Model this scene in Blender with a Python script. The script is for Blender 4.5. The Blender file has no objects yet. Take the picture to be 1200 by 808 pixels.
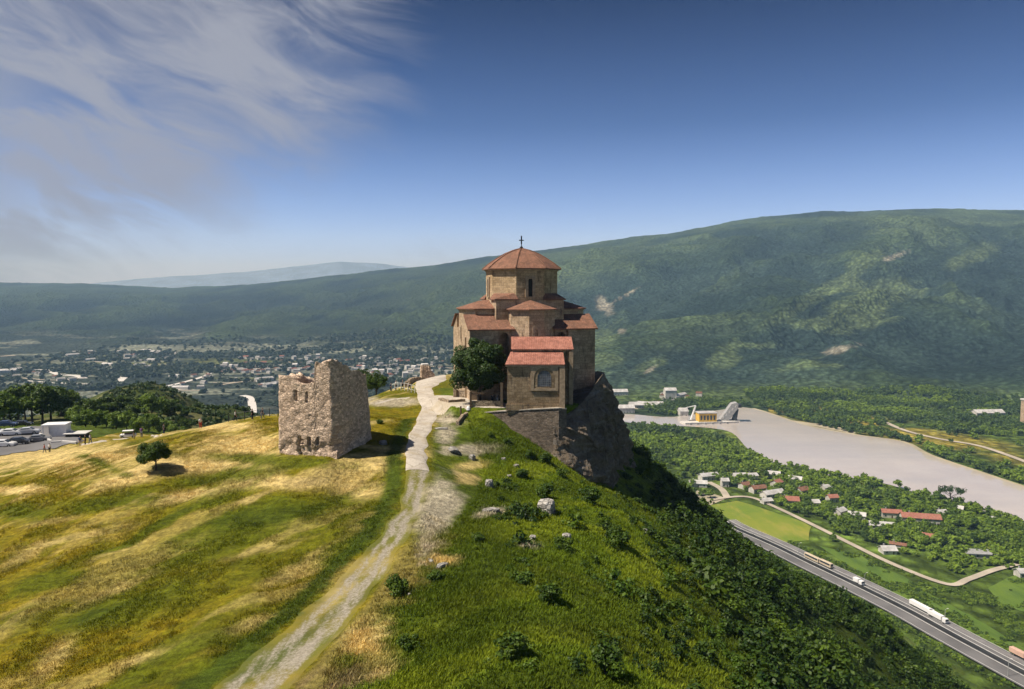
import bpy, bmesh, math, random
import numpy as np
from mathutils import Vector, Matrix
random.seed(7); rng = np.random.default_rng(7)
sc = bpy.context.scene
col = sc.collection
R = math.radians
# ------------------------------------------------------------------ camera
CZ = 200.0; F = 850.0; PITCH = math.atan(59 / 850)
cam_d = bpy.data.cameras.new('camera'); cam = bpy.data.objects.new('camera', cam_d); col.objects.link(cam)
cam.location = (0, 0, CZ); cam.rotation_euler = (math.pi / 2 - PITCH, 0, 0)
cam_d.sensor_width = 36; cam_d.lens = 36 * F / 1200; cam_d.clip_start = 0.5; cam_d.clip_end = 80000
sc.camera = cam
# ------------------------------------------------------------------ sun, sky, exposure
SUN_AZ = R(-106); SUN_EL = R(56)
sun_dir = Vector((math.sin(SUN_AZ) * math.cos(SUN_EL), math.cos(SUN_AZ) * math.cos(SUN_EL), math.sin(SUN_EL)))
sl = bpy.data.lights.new('sun', 'SUN'); sl.energy = 5.0; sl.angle = R(0.5); sl.color = (1, 0.925, 0.80)
so = bpy.data.objects.new('sun', sl); col.objects.link(so); so.rotation_euler = sun_dir.to_track_quat('Z', 'Y').to_euler()
so.location = (-200, -30, 500)
sc.view_settings.view_transform = 'Standard'; sc.view_settings.look = 'None'
sc.view_settings.exposure = 0.45; sc.view_settings.gamma = 1.0; sc.view_settings.use_curve_mapping = False
sc.render.engine = 'CYCLES'
sc.cycles.use_denoising = True; sc.cycles.max_bounces = 5; sc.cycles.diffuse_bounces = 2; sc.cycles.glossy_bounces = 2
sc.cycles.volume_bounces = 0; sc.cycles.transparent_max_bounces = 8; sc.cycles.caustics_reflective = False; sc.cycles.caustics_refractive = False
sc.cycles.use_adaptive_sampling = True; sc.cycles.adaptive_threshold = 0.02

class NT:
    """small node-tree writer"""
    def __init__(s, tree): s.t = tree; s.n = tree.nodes; s.l = tree.links
    def node(s, typ, props=None, **inp):
        n = s.n.new(typ)
        for k, v in (props or {}).items(): setattr(n, k, v)
        for k, v in inp.items():
            k2 = int(k[1:]) if k[0] == '_' and k[1:].isdigit() else k.replace('_', ' ')
            s.put(n.inputs[k2], v)
        return n
    def put(s, sock, v):
        if isinstance(v, bpy.types.NodeSocket): s.l.new(v, sock)
        elif isinstance(v, (tuple, list)) and len(v) == 3 and sock.type == 'RGBA': sock.default_value = (*v, 1)
        else: sock.default_value = v
    def m(s, op, a, b=None, c=None, clamp=False):
        n = s.n.new('ShaderNodeMath'); n.operation = op; n.use_clamp = clamp
        s.put(n.inputs[0], a)
        if b is not None: s.put(n.inputs[1], b)
        if c is not None: s.put(n.inputs[2], c)
        return n.outputs[0]
    def mix(s, f, a, b, mode='MIX'):
        n = s.n.new('ShaderNodeMix'); n.data_type = 'RGBA'; n.blend_type = mode; n.clamp_factor = True
        s.put(n.inputs[0], f); s.put(n.inputs[6], a); s.put(n.inputs[7], b); return n.outputs[2]
    def ramp(s, f, stops):
        n = s.n.new('ShaderNodeValToRGB'); s.put(n.inputs[0], f); e = n.color_ramp.elements
        while len(e) < len(stops): e.new(0.5)
        for el, (p, c) in zip(e, stops): el.position = p; el.color = (*c, 1) if len(c) == 3 else c
        return n.outputs[0]
    def rng(s, v, a, b, c=0.0, d=1.0):
        n = s.n.new('ShaderNodeMapRange'); n.interpolation_type = 'SMOOTHSTEP'
        s.put(n.inputs[0], v); s.put(n.inputs[1], a); s.put(n.inputs[2], b); s.put(n.inputs[3], c); s.put(n.inputs[4], d); return n.outputs[0]
    def noise(s, vec, scale, detail=4, rough=0.55, dist=0.0, dim='3D'):
        n = s.node('ShaderNodeTexNoise', {'noise_dimensions': dim}, Vector=vec, Scale=scale, Detail=detail, Roughness=rough, Distortion=dist)
        return n.outputs[0]
    def voro(s, vec, scale, feat='F1', out=0):
        n = s.node('ShaderNodeTexVoronoi', {'feature': feat}, Vector=vec, Scale=scale); return n.outputs[out]
    def mapv(s, vec, scale=(1, 1, 1), rot=(0, 0, 0), loc=(0, 0, 0)):
        return s.node('ShaderNodeMapping', None, Vector=vec, Scale=scale, Rotation=rot, Location=loc).outputs[0]
    def obj(s): return s.node('ShaderNodeTexCoord').outputs['Object']
    def pos(s): return s.node('ShaderNodeNewGeometry').outputs['Position']
    def attr(s, name): return s.node('ShaderNodeAttribute', {'attribute_name': name})
    def bump(s, h, strength=0.5, dist=0.1): return s.node('ShaderNodeBump', None, Height=h, Strength=strength, Distance=dist).outputs[0]

w = bpy.data.worlds.new('World'); sc.world = w; w.use_nodes = True
T = NT(w.node_tree); T.n.clear()
sky = T.node('ShaderNodeTexSky', {'sky_type': 'NISHITA', 'sun_disc': False, 'sun_elevation': SUN_EL, 'sun_rotation': SUN_AZ,
                                   'altitude': 600, 'air_density': 1.0, 'dust_density': 0.6, 'ozone_density': 2.5})
d = T.node('ShaderNodeTexCoord').outputs['Generated']
sx = T.node('ShaderNodeSeparateXYZ', None, Vector=d)
ay = T.m('MAXIMUM', T.m('ABSOLUTE', sx.outputs[1]), 0.05)
X = T.m('DIVIDE', sx.outputs[0], ay); Z = T.m('DIVIDE', sx.outputs[2], ay)
# deeper blue with elevation (clear, dry, high-contrast air)
deep = T.ramp(T.m('MULTIPLY', sx.outputs[2], 2.0), [(0.0, (0.74, 0.88, 1.65)), (0.15, (0.93, 1.0, 1.5)), (0.44, (0.30, 0.405, 0.70)), (0.73, (0.03, 0.095, 0.26)), (1.0, (0.03, 0.08, 0.22))])
skyc = T.mix(1.0, sky.outputs[0], deep, 'MULTIPLY')
v2 = T.node('ShaderNodeCombineXYZ', None, X=X, Y=Z, Z=0.0).outputs[0]
wv = T.node('ShaderNodeTexNoise', None, Vector=v2, Scale=3.0, Detail=3)
v3 = T.node('ShaderNodeVectorMath', {'operation': 'MULTIPLY_ADD'}, _0=wv.outputs[1], _1=(0.16, 0.10, 0), _2=v2).outputs[0]
vs = T.mapv(T.mapv(v3, rot=(0, 0, R(24))), scale=(2.6, 10.0, 1))
st = T.noise(vs, 1.6, 9, 0.62, 0.6)
st2 = T.noise(T.mapv(v3, scale=(3, 4.5, 1)), 1.3, 5, 0.6)
line = T.m('SUBTRACT', Z, T.m('MULTIPLY_ADD', X, 0.48, 0.29))
ex = T.m('SUBTRACT', -0.12, X)
mask = T.m('MULTIPLY', T.rng(T.m('ADD', line, T.m('MULTIPLY_ADD', st2, 0.22, -0.11)), -0.05, 0.09), T.rng(T.m('ADD', ex, T.m('MULTIPLY_ADD', st, 0.3, -0.14)), 0.0, 0.22))
gapn = T.rng(T.m('MULTIPLY_ADD', T.m('ABSOLUTE', T.m('SUBTRACT', T.m('SUBTRACT', Z, T.m('MULTIPLY', X, -0.35)), 0.545)), 1.0, T.m('MULTIPLY', st, -0.08)), -0.05, 0.05, 0.15, 1.0)
low = T.rng(T.m('ADD', X, T.m('MULTIPLY', st2, 0.1)), -0.72, -0.42, 1.0, 0.0)
cl = T.m('MULTIPLY', T.m('MULTIPLY', mask, gapn), T.rng(st, 0.32, 0.62, 0.28, 1.0))
cl = T.m('MAXIMUM', cl, T.m('MULTIPLY', low, 0.8))
small = T.m('MULTIPLY', T.rng(T.m('ABSOLUTE', T.m('ADD', Z, -0.055)), 0.0, 0.035, 1, 0), T.m('MULTIPLY', T.rng(st, 0.45, 0.7), T.rng(T.m('ABSOLUTE', T.m('ADD', X, 0.07)), 0.02, 0.16, 0.6, 0)))
cl = T.m('MAXIMUM', cl, small, clamp=True)
cl = T.m('MULTIPLY', cl, T.m('GREATER_THAN', sx.outputs[1], 0.0))
cc = T.mix(T.rng(Z, 0.02, 0.35), (2.3, 2.45, 3.5), (3.1, 3.25, 3.9))
skyf = T.mix(T.m('MULTIPLY', cl, 0.92), skyc, cc)
bg = T.node('ShaderNodeBackground', None, Color=skyf, Strength=0.085)
T.l.new(bg.outputs[0], T.node('ShaderNodeOutputWorld').inputs[0])

# ------------------------------------------------------------------ helpers
def P(u, v, y):
    """photo pixel (1200 wide) + forward distance -> world point"""
    a = PITCH + math.atan((v - 404) / F); z = -y * math.tan(a)
    c = y * math.cos(PITCH) - z * math.sin(PITCH)
    return Vector(((u - 600) / F * c, y, z + CZ))
def proj(x, y, z):
    zz = z - CZ; c = y * math.cos(PITCH) - zz * math.sin(PITCH); up = zz * math.cos(PITCH) + y * math.sin(PITCH)
    c = np.where(c < 1, 1, c); return 600 + F * x / c, 404 - F * up / c
def ss(x, a, b):
    t = np.clip((x - a) / (b - a), 0, 1); return t * t * (3 - 2 * t)
def _h(ix, iy, s):
    n = (ix.astype(np.int64) * 374761393 + iy.astype(np.int64) * 668265263 + s * 1274126177) & 0xffffffff
    n = ((n ^ (n >> 13)) * 1274126177) & 0xffffffff
    return ((n ^ (n >> 16)) & 0xffff) / 65535.0
def vn(x, y, s=0):
    x = np.asarray(x, float); y = np.asarray(y, float)
    ix = np.floor(x); iy = np.floor(y); fx = x - ix; fy = y - iy
    fx = fx * fx * fx * (fx * (fx * 6 - 15) + 10); fy = fy * fy * fy * (fy * (fy * 6 - 15) + 10)
    a = _h(ix, iy, s); b = _h(ix + 1, iy, s); c = _h(ix, iy + 1, s); dd = _h(ix + 1, iy + 1, s)
    return (a * (1 - fx) + b * fx) * (1 - fy) + (c * (1 - fx) + dd * fx) * fy
def fbm(x, y, o=4, s=0):
    t = 0; a = 0.5; n = 0
    for i in range(o):
        t = t + a * vn(x, y, s + i * 17); n += a; a *= 0.5
        x, y = x * 1.72 + y * 1.03 + 3.1, y * 1.72 - x * 1.03 + 7.7
    return t / n
def ridged(x, y, o=4, s=0):
    t = 0; a = 0.5; n = 0
    for i in range(o):
        t = t + a * (1 - np.abs(2 * vn(x, y, s + i * 13) - 1)); n += a; a *= 0.5
        x, y = x * 1.9 + 3.1, y * 1.9 + 7.7
    return t / n
def inpoly(px, py, poly):
    px = np.asarray(px, float); py = np.asarray(py, float); r = np.zeros(px.shape, bool); n = len(poly)
    for i in range(n):
        x1, y1 = poly[i][:2]; x2, y2 = poly[(i + 1) % n][:2]
        if y1 == y2: continue
        c = ((y1 > py) != (y2 > py)) & (px < (x2 - x1) * (py - y1) / (y2 - y1) + x1); r ^= c
    return r
def segdist(px, py, pts):
    best = np.full(np.shape(px), 1e9)
    for (x1, y1), (x2, y2) in zip(pts[:-1], pts[1:]):
        dx, dy = x2 - x1, y2 - y1; L = dx * dx + dy * dy + 1e-9
        t = np.clip(((px - x1) * dx + (py - y1) * dy) / L, 0, 1)
        best = np.minimum(best, np.hypot(px - x1 - t * dx, py - y1 - t * dy))
    return best

def tag(o, label=None, cat=None, group=None, kind=None):
    if label: o['label'] = label
    if cat: o['category'] = cat
    if group: o['group'] = group
    if kind: o['kind'] = kind
    return o
def empty(name, loc, rz=0.0, label=None, cat=None, group=None):
    o = bpy.data.objects.new(name, None); col.objects.link(o); o.location = loc; o.rotation_euler = (0, 0, rz); o.empty_display_size = 0.3
    return tag(o, label, cat, group)
def link(name, me, parent=None, mat=None):
    o = bpy.data.objects.new(name, me); col.objects.link(o)
    if parent is not None: o.parent = parent
    if mat is not None: me.materials.append(mat)
    return o
def np_mesh(name, V, Fc, smooth=False):
    """V (n,3), Fc (m,k) uniform polygons"""
    V = np.asarray(V, np.float32); Fc = np.asarray(Fc, np.int32); m, k = Fc.shape
    me = bpy.data.meshes.new(name); me.vertices.add(len(V)); me.vertices.foreach_set('co', V.ravel())
    me.loops.add(m * k); me.loops.foreach_set('vertex_index', Fc.ravel())
    me.polygons.add(m); me.polygons.foreach_set('loop_start', np.arange(0, m * k, k, dtype=np.int32))
    me.polygons.foreach_set('loop_total', np.full(m, k, np.int32))
    me.update(calc_edges=True)
    if smooth: me.polygons.foreach_set('use_smooth', np.ones(m, bool))
    return me
def vattr(me, name, vals, typ='FLOAT'):
    a = me.attributes.new(name, typ, 'POINT')
    if typ == 'FLOAT': a.data.foreach_set('value', np.asarray(vals, np.float32).ravel())
    else: a.data.foreach_set('color', np.asarray(vals, np.float32).ravel())
def auto_uv(me):
    uv = me.uv_layers.new(name='UVMap'); dat = np.zeros(len(me.loops) * 2, np.float32)
    for p in me.polygons:
        n = p.normal
        t = Vector((0, 0, 1)).cross(n)
        if t.length < 0.05: t = Vector((1, 0, 0))
        t.normalize(); b = n.cross(t)
        for li in p.loop_indices:
            c = me.vertices[me.loops[li].vertex_index].co
            dat[2 * li] = c.dot(t); dat[2 * li + 1] = c.dot(b)
    uv.data.foreach_set('uv', dat)
class MB:
    def __init__(s): s.v = []; s.f = []
    def add(s, vs, fs):
        k = len(s.v); s.v += [tuple(p) for p in vs]; s.f += [tuple(i + k for i in f) for f in fs]; return s
    def box(s, x0, y0, z0, x1, y1, z1):
        return s.add([(x0, y0, z0), (x1, y0, z0), (x1, y1, z0), (x0, y1, z0), (x0, y0, z1), (x1, y0, z1), (x1, y1, z1), (x0, y1, z1)],
                     [(0, 3, 2, 1), (4, 5, 6, 7), (0, 1, 5, 4), (1, 2, 6, 5), (2, 3, 7, 6), (3, 0, 4, 7)])
    def prism(s, poly, z0, z1):
        n = len(poly)
        if sum(poly[i][0] * poly[(i + 1) % n][1] - poly[(i + 1) % n][0] * poly[i][1] for i in range(n)) < 0: poly = poly[::-1]
        vs = [(x, y, z0) for x, y in poly] + [(x, y, z1) for x, y in poly]
        return s.add(vs, [tuple(range(n))[::-1], tuple(range(n, 2 * n))] + [(i, (i + 1) % n, n + (i + 1) % n, n + i) for i in range(n)])
    def loft(s, rings, cap=True):
        n = len(rings[0]); k = len(rings); vs = [p for r in rings for p in r]; fs = []
        for j in range(k - 1):
            for i in range(n):
                a = j * n + i; b = j * n + (i + 1) % n; fs.append((a, b, b + n, a + n))
        if cap: fs += [tuple(range(n))[::-1], tuple(range((k - 1) * n, k * n))]
        return s.add(vs, fs)
    def tube(s, pts, rad, n=6):
        rings = []; pts = [Vector(p) for p in pts]
        for i, p in enumerate(pts):
            d = (pts[min(i + 1, len(pts) - 1)] - pts[max(i - 1, 0)]).normalized()
            a = d.cross(Vector((0.3, 0.9, 0.1))); a.normalize(); b = d.cross(a)
            r = rad[i] if isinstance(rad, (list, tuple)) else rad
            rings.append([tuple(p + a * math.cos(2 * math.pi * k / n) * r + b * math.sin(2 * math.pi * k / n) * r) for k in range(n)])
        return s.loft(rings)
    def build(s, name, mat, parent=None, smooth=False, uv=True, bevel=0):
        me = bpy.data.meshes.new(name); me.from_pydata(s.v, [], s.f); me.update()
        bm = bmesh.new(); bm.from_mesh(me); bmesh.ops.recalc_face_normals(bm, faces=bm.faces)
        if bevel: bmesh.ops.bevel(bm, geom=bm.edges[:], offset=bevel, segments=1, affect='EDGES', clamp_overlap=True)
        bm.to_mesh(me); bm.free()
        if smooth: me.polygons.foreach_set('use_smooth', np.ones(len(me.polygons), bool))
        if uv: auto_uv(me)
        return link(name, me, parent, mat)
def copy_tree(o, parent=None):
    c = o.copy(); col.objects.link(c)
    if parent is not None: c.parent = parent
    for ch in list(o.children): copy_tree(ch, c)
    return c
ORD = ['first', 'second', 'third', 'fourth', 'fifth', 'sixth', 'seventh', 'eighth', 'ninth', 'tenth', 'eleventh', 'twelfth', 'thirteenth',
       'fourteenth', 'fifteenth', 'sixteenth', 'seventeenth', 'eighteenth', 'nineteenth', 'twentieth']
ORD += ['twenty-' + o for o in ORD[:9]] + ['thirtieth'] + ['thirty-' + o for o in ORD[:9]] + ['fortieth'] + ['forty-' + o for o in ORD[:9]]

# ------------------------------------------------------------------ materials
def mat(name, fn, rough=0.9, spec=0.2):
    m = bpy.data.materials.new(name); m.use_nodes = True; N = NT(m.node_tree); N.n.clear()
    b = N.node('ShaderNodeBsdfPrincipled', None, Roughness=rough); b.inputs['Specular IOR Level'].default_value = spec
    c, nrm = fn(N)
    N.put(b.inputs['Base Color'], c)
    if nrm is not None: N.put(b.inputs['Normal'], nrm)
    N.l.new(b.outputs[0], N.node('ShaderNodeOutputMaterial').inputs[0]); N.b = b
    return m
def flat(name, c, var=0.25, scale=3.0, rough=0.8, spec=0.3, metal=0.0):
    def fn(N):
        n = N.noise(N.obj(), scale, 4)
        return N.mix(N.rng(n, 0.3, 0.7), tuple(x * (1 - var) for x in c), tuple(min(1, x * (1 + var)) for x in c)), N.bump(n, 0.2, 0.02)
    m = mat(name, fn, rough, spec)
    m.node_tree.nodes['Principled BSDF'].inputs['Metallic'].default_value = metal
    return m
def ashlar(name, c1, c2, c3, bw=0.95, bh=0.48):
    def fn(N):
        uv = N.node('ShaderNodeTexCoord').outputs['UV']; ob = N.obj()
        uvd = N.node('ShaderNodeVectorMath', {'operation': 'MULTIPLY_ADD'}, _0=N.node('ShaderNodeTexNoise', None, Vector=ob, Scale=1.5).outputs[1], _1=(0.12, 0.08, 0), _2=uv).outputs[0]
        br = N.node('ShaderNodeTexBrick', None, Vector=uvd, Color1=(0.66, 0.64, 0.62), Color2=(1.1, 1.1, 1.1), Mortar=(0.5, 0.5, 0.5), Scale=1.0, Mortar_Size=0.022, Mortar_Smooth=0.6, Brick_Width=bw, Row_Height=bh)
        n1 = N.noise(ob, 0.28, 6, 0.62); n2 = N.noise(N.mapv(ob, scale=(1.6, 1.6, 0.35)), 1.0, 5, 0.65); n3 = N.noise(ob, 6.0, 4)
        c = N.mix(N.rng(n1, 0.38, 0.62), c1, c2); c = N.mix(N.rng(n2, 0.5, 0.72), c, c3)
        c = N.mix(0.85, c, N.mix(1.0, c, br.outputs[0], 'MULTIPLY')); c = N.mix(0.65, c, N.mix(1.0, c, N.ramp(n3, [(0.3, (0.55, 0.55, 0.55)), (0.7, (1.35, 1.35, 1.35))]), 'MULTIPLY'))
        h = N.m('ADD', N.m('MULTIPLY', br.outputs[1], -1.0), N.m('MULTIPLY', n3, 0.7))
        return c, N.bump(h, 0.7, 0.06)
    return mat(name, fn, 0.92, 0.15)
def rubble(name, c1, c2, c3, sc_=2.2, bumpd=0.12):
    def fn(N):
        ob = N.obj(); od = N.node('ShaderNodeVectorMath', {'operation': 'MULTIPLY_ADD'}, _0=N.node('ShaderNodeTexNoise', None, Vector=ob, Scale=2.0).outputs[1], _1=(0.3, 0.3, 0.3), _2=ob).outputs[0]
        oz = N.mapv(od, scale=(1, 1, 1.7)); v = N.voro(oz, sc_); ve = N.voro(oz, sc_, 'DISTANCE_TO_EDGE'); vc = N.voro(oz, sc_, 'F1', 1)
        n1 = N.noise(ob, 0.35, 6, 0.65); n3 = N.noise(ob, 7, 4)
        c = N.mix(N.rng(n1, 0.35, 0.65), c1, c2); g = N.m('MULTIPLY_ADD', N.node('ShaderNodeSeparateXYZ', None, Vector=vc).outputs[0], 0.75, 0.62)
        c = N.mix(1.0, c, N.node('ShaderNodeCombineXYZ', None, X=g, Y=g, Z=g).outputs[0], 'MULTIPLY')
        c = N.mix(N.rng(ve, 0.0, 0.10, 0.65, 0.0), c, c3); c = N.mix(N.rng(n3, 0.55, 0.8, 0, 0.5), c, c3)
        h = N.m('ADD', N.rng(ve, 0, 0.15), N.m('MULTIPLY', n3, 0.8))
        return c, N.bump(h, 0.9, bumpd)
    return mat(name, fn, 0.95, 0.1)
def rooft(name, c1, c2):
    def fn(N):
        uv = N.node('ShaderNodeTexCoord').outputs['UV']; ob = N.obj()
        wv = N.node('ShaderNodeTexWave', {'bands_direction': 'X'}, Vector=uv, Scale=1.1, Distortion=0.6).outputs[1]
        br = N.node('ShaderNodeTexBrick', None, Vector=uv, Color1=(0.6, 0.6, 0.6), Color2=(1.15, 1.15, 1.15), Mortar=(0.45, 0.45, 0.45), Scale=1.0, Mortar_Size=0.02, Brick_Width=0.3, Row_Height=0.4)
        n1 = N.noise(ob, 0.7, 6, 0.65)
        c = N.mix(N.rng(n1, 0.35, 0.65), c1, c2); c = N.mix(0.6, c, N.mix(1.0, c, br.outputs[0], 'MULTIPLY'))
        c = N.mix(N.rng(N.noise(ob, 2.5, 5), 0.58, 0.75, 0, 0.5), c, (0.10, 0.085, 0.05))
        return c, N.bump(N.m('ADD', wv, br.outputs[1]), 0.5, 0.05)
    return mat(name, fn, 0.85, 0.2)
def leafm(name, c1, c2, c3, trans=0.3, random_obj=False):
    m = bpy.data.materials.new(name); m.use_nodes = True; N = NT(m.node_tree); N.n.clear()
    n = N.noise(N.pos(), 0.35, 4); n2 = N.noise(N.pos(), 2.7, 2)
    t = N.attr('tint').outputs['Fac']
    if random_obj: t = N.node('ShaderNodeObjectInfo').outputs['Random']
    c = N.mix(N.rng(n, 0.3, 0.7), c1, c2); c = N.mix(t, c, c3); c = N.mix(N.rng(n2, 0.4, 0.7, 0.0, 0.4), c, tuple(x * 1.35 for x in c2))
    b = N.node('ShaderNodeBsdfPrincipled', None, Base_Color=c, Roughness=0.55); b.inputs['Specular IOR Level'].default_value = 0.25
    tr = N.node('ShaderNodeBsdfTranslucent', None, Color=N.mix(0.35, c, (0.12, 0.16, 0.01)))
    N.l.new(N.node('ShaderNodeMixShader', None, Fac=trans, _1=b.outputs[0], _2=tr.outputs[0]).outputs[0], N.node('ShaderNodeOutputMaterial').inputs[0])
    return m
M = {}
M['ashlar'] = ashlar('ashlar_stone', (0.56, 0.425, 0.29), (0.45, 0.33, 0.215), (0.22, 0.165, 0.12))
M['ashlar_drum'] = ashlar('drum_stone', (0.58, 0.43, 0.27), (0.46, 0.33, 0.19), (0.26, 0.18, 0.11), 0.8, 0.4)
M['ashlar_chapel'] = ashlar('chapel_stone', (0.40, 0.30, 0.19), (0.31, 0.225, 0.135), (0.13, 0.10, 0.075), 0.8, 0.42)
M['trim'] = flat('carved_trim_stone', (0.36, 0.27, 0.18), 0.25, 2.0)
M['tile'] = rooft('weathered_clay_tiles', (0.29, 0.145, 0.095), (0.19, 0.10, 0.068))
M['tile_red'] = rooft('red_clay_tiles', (0.42, 0.185, 0.135), (0.30, 0.125, 0.09))
M['rubble'] = rubble('rubble_masonry', (0.64, 0.495, 0.375), (0.53, 0.40, 0.295), (0.28, 0.205, 0.145), 2.3, 0.07)
M['wallstone'] = rubble('retaining_masonry', (0.22, 0.175, 0.135), (0.15, 0.12, 0.092), (0.12, 0.10, 0.08), 2.6, 0.05)
M['lowwall'] = rubble('low_wall_stone', (0.42, 0.33, 0.23), (0.32, 0.25, 0.18), (0.18, 0.14, 0.10), 2.5)
M['dark'] = flat('shadowed_interior', (0.02, 0.018, 0.016), 0.2)
M['wood'] = flat('old_wood', (0.10, 0.065, 0.04), 0.3, 6)
M['iron'] = flat('dark_iron', (0.03, 0.03, 0.035), 0.2, 8, 0.5, 0.5, 0.6)
M['white'] = flat('white_paint', (0.72, 0.72, 0.72), 0.06, 2, 0.6)
M['offwhite'] = flat('old_white_plaster', (0.55, 0.53, 0.50), 0.12, 0.7)
M['grey'] = flat('grey_concrete', (0.30, 0.30, 0.30), 0.2, 0.5)
M['yellow'] = flat('yellow_plaster', (0.62, 0.38, 0.05), 0.15, 0.3)
M['glass'] = flat('dark_window_glass', (0.03, 0.04, 0.05), 0.2, 1, 0.15, 0.6)
M['window_grey'] = flat('grey_window_glass', (0.13, 0.14, 0.17), 0.5, 1.5, 0.3, 0.5)
M['bark'] = flat('bark', (0.09, 0.065, 0.045), 0.35, 5, 0.95)
M['rubber'] = flat('tyre_rubber', (0.02, 0.02, 0.02), 0.2, 8)
M['lamp'] = flat('lamp_glass', (0.75, 0.75, 0.72), 0.05, 5, 0.2, 0.6)
M['leaf_dark'] = leafm('dark_leaves', (0.028, 0.055, 0.010), (0.045, 0.085, 0.014), (0.025, 0.05, 0.012), 0.22)
M['leaf_bush'] = leafm('bush_leaves', (0.040, 0.088, 0.006), (0.100, 0.155, 0.010), (0.010, 0.032, 0.005), 0.22)
M['leaf_valley'] = leafm('valley_leaves', (0.13, 0.22, 0.020), (0.22, 0.31, 0.026), (0.020, 0.055, 0.020), 0.3)
M['leaf_far'] = leafm('far_wood_leaves', (0.030, 0.050, 0.026), (0.045, 0.070, 0.032), (0.018, 0.032, 0.022), 0.15)
M['leaf_valley_obj'] = leafm('valley_tree_leaves', (0.125, 0.22, 0.018), (0.22, 0.31, 0.022), (0.025, 0.065, 0.017), 0.3, True)
M['grassblade'] = leafm('grass_blades', (0.070, 0.105, 0.010), (0.13, 0.16, 0.018), (0.24, 0.20, 0.05), 0.35)
def fieldm(name, c1, c2, c3):
    def fn(N):
        p = N.pos(); c = N.mix(N.rng(N.noise(p, 0.022, 6, 0.6), 0.38, 0.62), c1, c2); c = N.mix(N.rng(N.noise(N.mapv(p, rot=(0, 0, 0.35), scale=(1, .3, 1)), 0.09, 6, 0.65), 0.45, 0.68, 0, .8), c, c3)
        n = N.noise(p, 0.5, 4, .7); return c, N.bump(n, 0.6, 0.6)
    return mat(name, fn)
def bladem():
    m = bpy.data.materials.new('grass_blades_toned'); m.use_nodes = True; N = NT(m.node_tree); N.n.clear(); a = N.attr('tone').outputs['Color']
    b = N.node('ShaderNodeBsdfPrincipled', None, Base_Color=a, Roughness=0.7); b.inputs['Specular IOR Level'].default_value = 0.15
    tr = N.node('ShaderNodeBsdfTranslucent', None, Color=a)
    N.l.new(N.node('ShaderNodeMixShader', None, Fac=0.35, _1=b.outputs[0], _2=tr.outputs[0]).outputs[0], N.node('ShaderNodeOutputMaterial').inputs[0]); return m
M['blade'] = bladem()
def rockfn(N):
    ob = N.obj(); n = N.noise(ob, 0.22, 8, 0.68, 0.5); v = N.voro(N.mapv(ob, rot=(0.5, 0.35, 0), scale=(1, 1, 0.6)), 0.3, 'DISTANCE_TO_EDGE'); n2 = N.noise(ob, 1.6, 8, 0.75)
    n4 = N.noise(N.mapv(ob, rot=(0.6, 0.3, 0), scale=(0.5, 0.5, 2.2)), 0.6, 6, 0.7)
    c = N.mix(N.rng(n, 0.35, 0.62), (0.18, 0.14, 0.10), (0.27, 0.215, 0.16)); c = N.mix(N.rng(n4, 0.5, 0.66), c, (0.30, 0.275, 0.245)); c = N.mix(N.rng(n2, 0.5, 0.72, 0, 0.7), c, (0.06, 0.055, 0.042))
    c = N.mix(N.rng(v, 0, 0.03, 0.35, 0), c, (0.03, 0.03, 0.025))
    vs = N.noise(N.mapv(ob, scale=(1.2, 1.2, 0.22)), 1.0, 6, 0.7)
    c = N.mix(N.rng(vs, 0.56, 0.66, 0, 0.55), c, (0.33, 0.31, 0.28))
    return c, N.bump(N.m('ADD', N.m('ADD', N.m('MULTIPLY', vs, 2.0), n2), N.m('MULTIPLY', n4, 1.5)), 1.0, 0.5)
M['rock'] = mat('grey_cliff_rock', rockfn, 0.95, 0.1)
M['boulder'] = rubble('pale_boulder', (0.42, 0.40, 0.37), (0.26, 0.24, 0.21), (0.15, 0.14, 0.12), 1.2)
def pathfn(N):
    ob = N.obj(); n = N.noise(ob, 0.6, 6, 0.6); n2 = N.noise(ob, 5, 5, 0.7)
    cr_ = N.voro(N.node('ShaderNodeVectorMath', {'operation': 'MULTIPLY_ADD'}, _0=N.node('ShaderNodeTexNoise', None, Vector=ob, Scale=1.2).outputs[1], _1=(0.9, 0.9, 0), _2=ob).outputs[0], 0.45, 'DISTANCE_TO_EDGE')
    c = N.mix(N.rng(n, 0.35, 0.7), (0.50, 0.45, 0.385), (0.38, 0.33, 0.275)); c = N.mix(N.rng(n2, 0.50, 0.72, 0, 0.7), c, (0.24, 0.205, 0.155)); c = N.mix(N.rng(cr_, 0.0, 0.035, 0.55, 0.0), c, (0.18, 0.155, 0.10)); c = N.mix(N.rng(N.noise(ob, 0.25, 4), .52, .66, 0, .45), c, (0.36, 0.29, 0.18))
    return c, N.bump(n2, 0.5, 0.05)
M['path'] = mat('pale_concrete_path', pathfn)
def gravfn(N):
    ob = N.obj(); n = N.noise(N.mapv(ob, rot=(0, 0, R(-22)), scale=(1, 0.25, 1)), 0.9, 6, 0.6, 0.4); n2 = N.noise(ob, 4, 6, 0.75)
    e = N.attr('edge').outputs['Fac']; c = N.mix(N.rng(n2, 0.35, 0.65), (0.33, 0.295, 0.235), (0.20, 0.175, 0.13)); k = N.m('ADD', N.m('MULTIPLY', e, 0.62), N.m('ADD', N.m('MULTIPLY', n, 0.75), N.m('MULTIPLY', n2, 0.35)))
    c = N.mix(N.rng(k, 0.55, 0.80, 0, 0.92), c, N.attr('tone').outputs['Color'])
    return c, N.bump(n2, 0.7, 0.07)
M['gravel'] = mat('gravel_track', gravfn)
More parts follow.
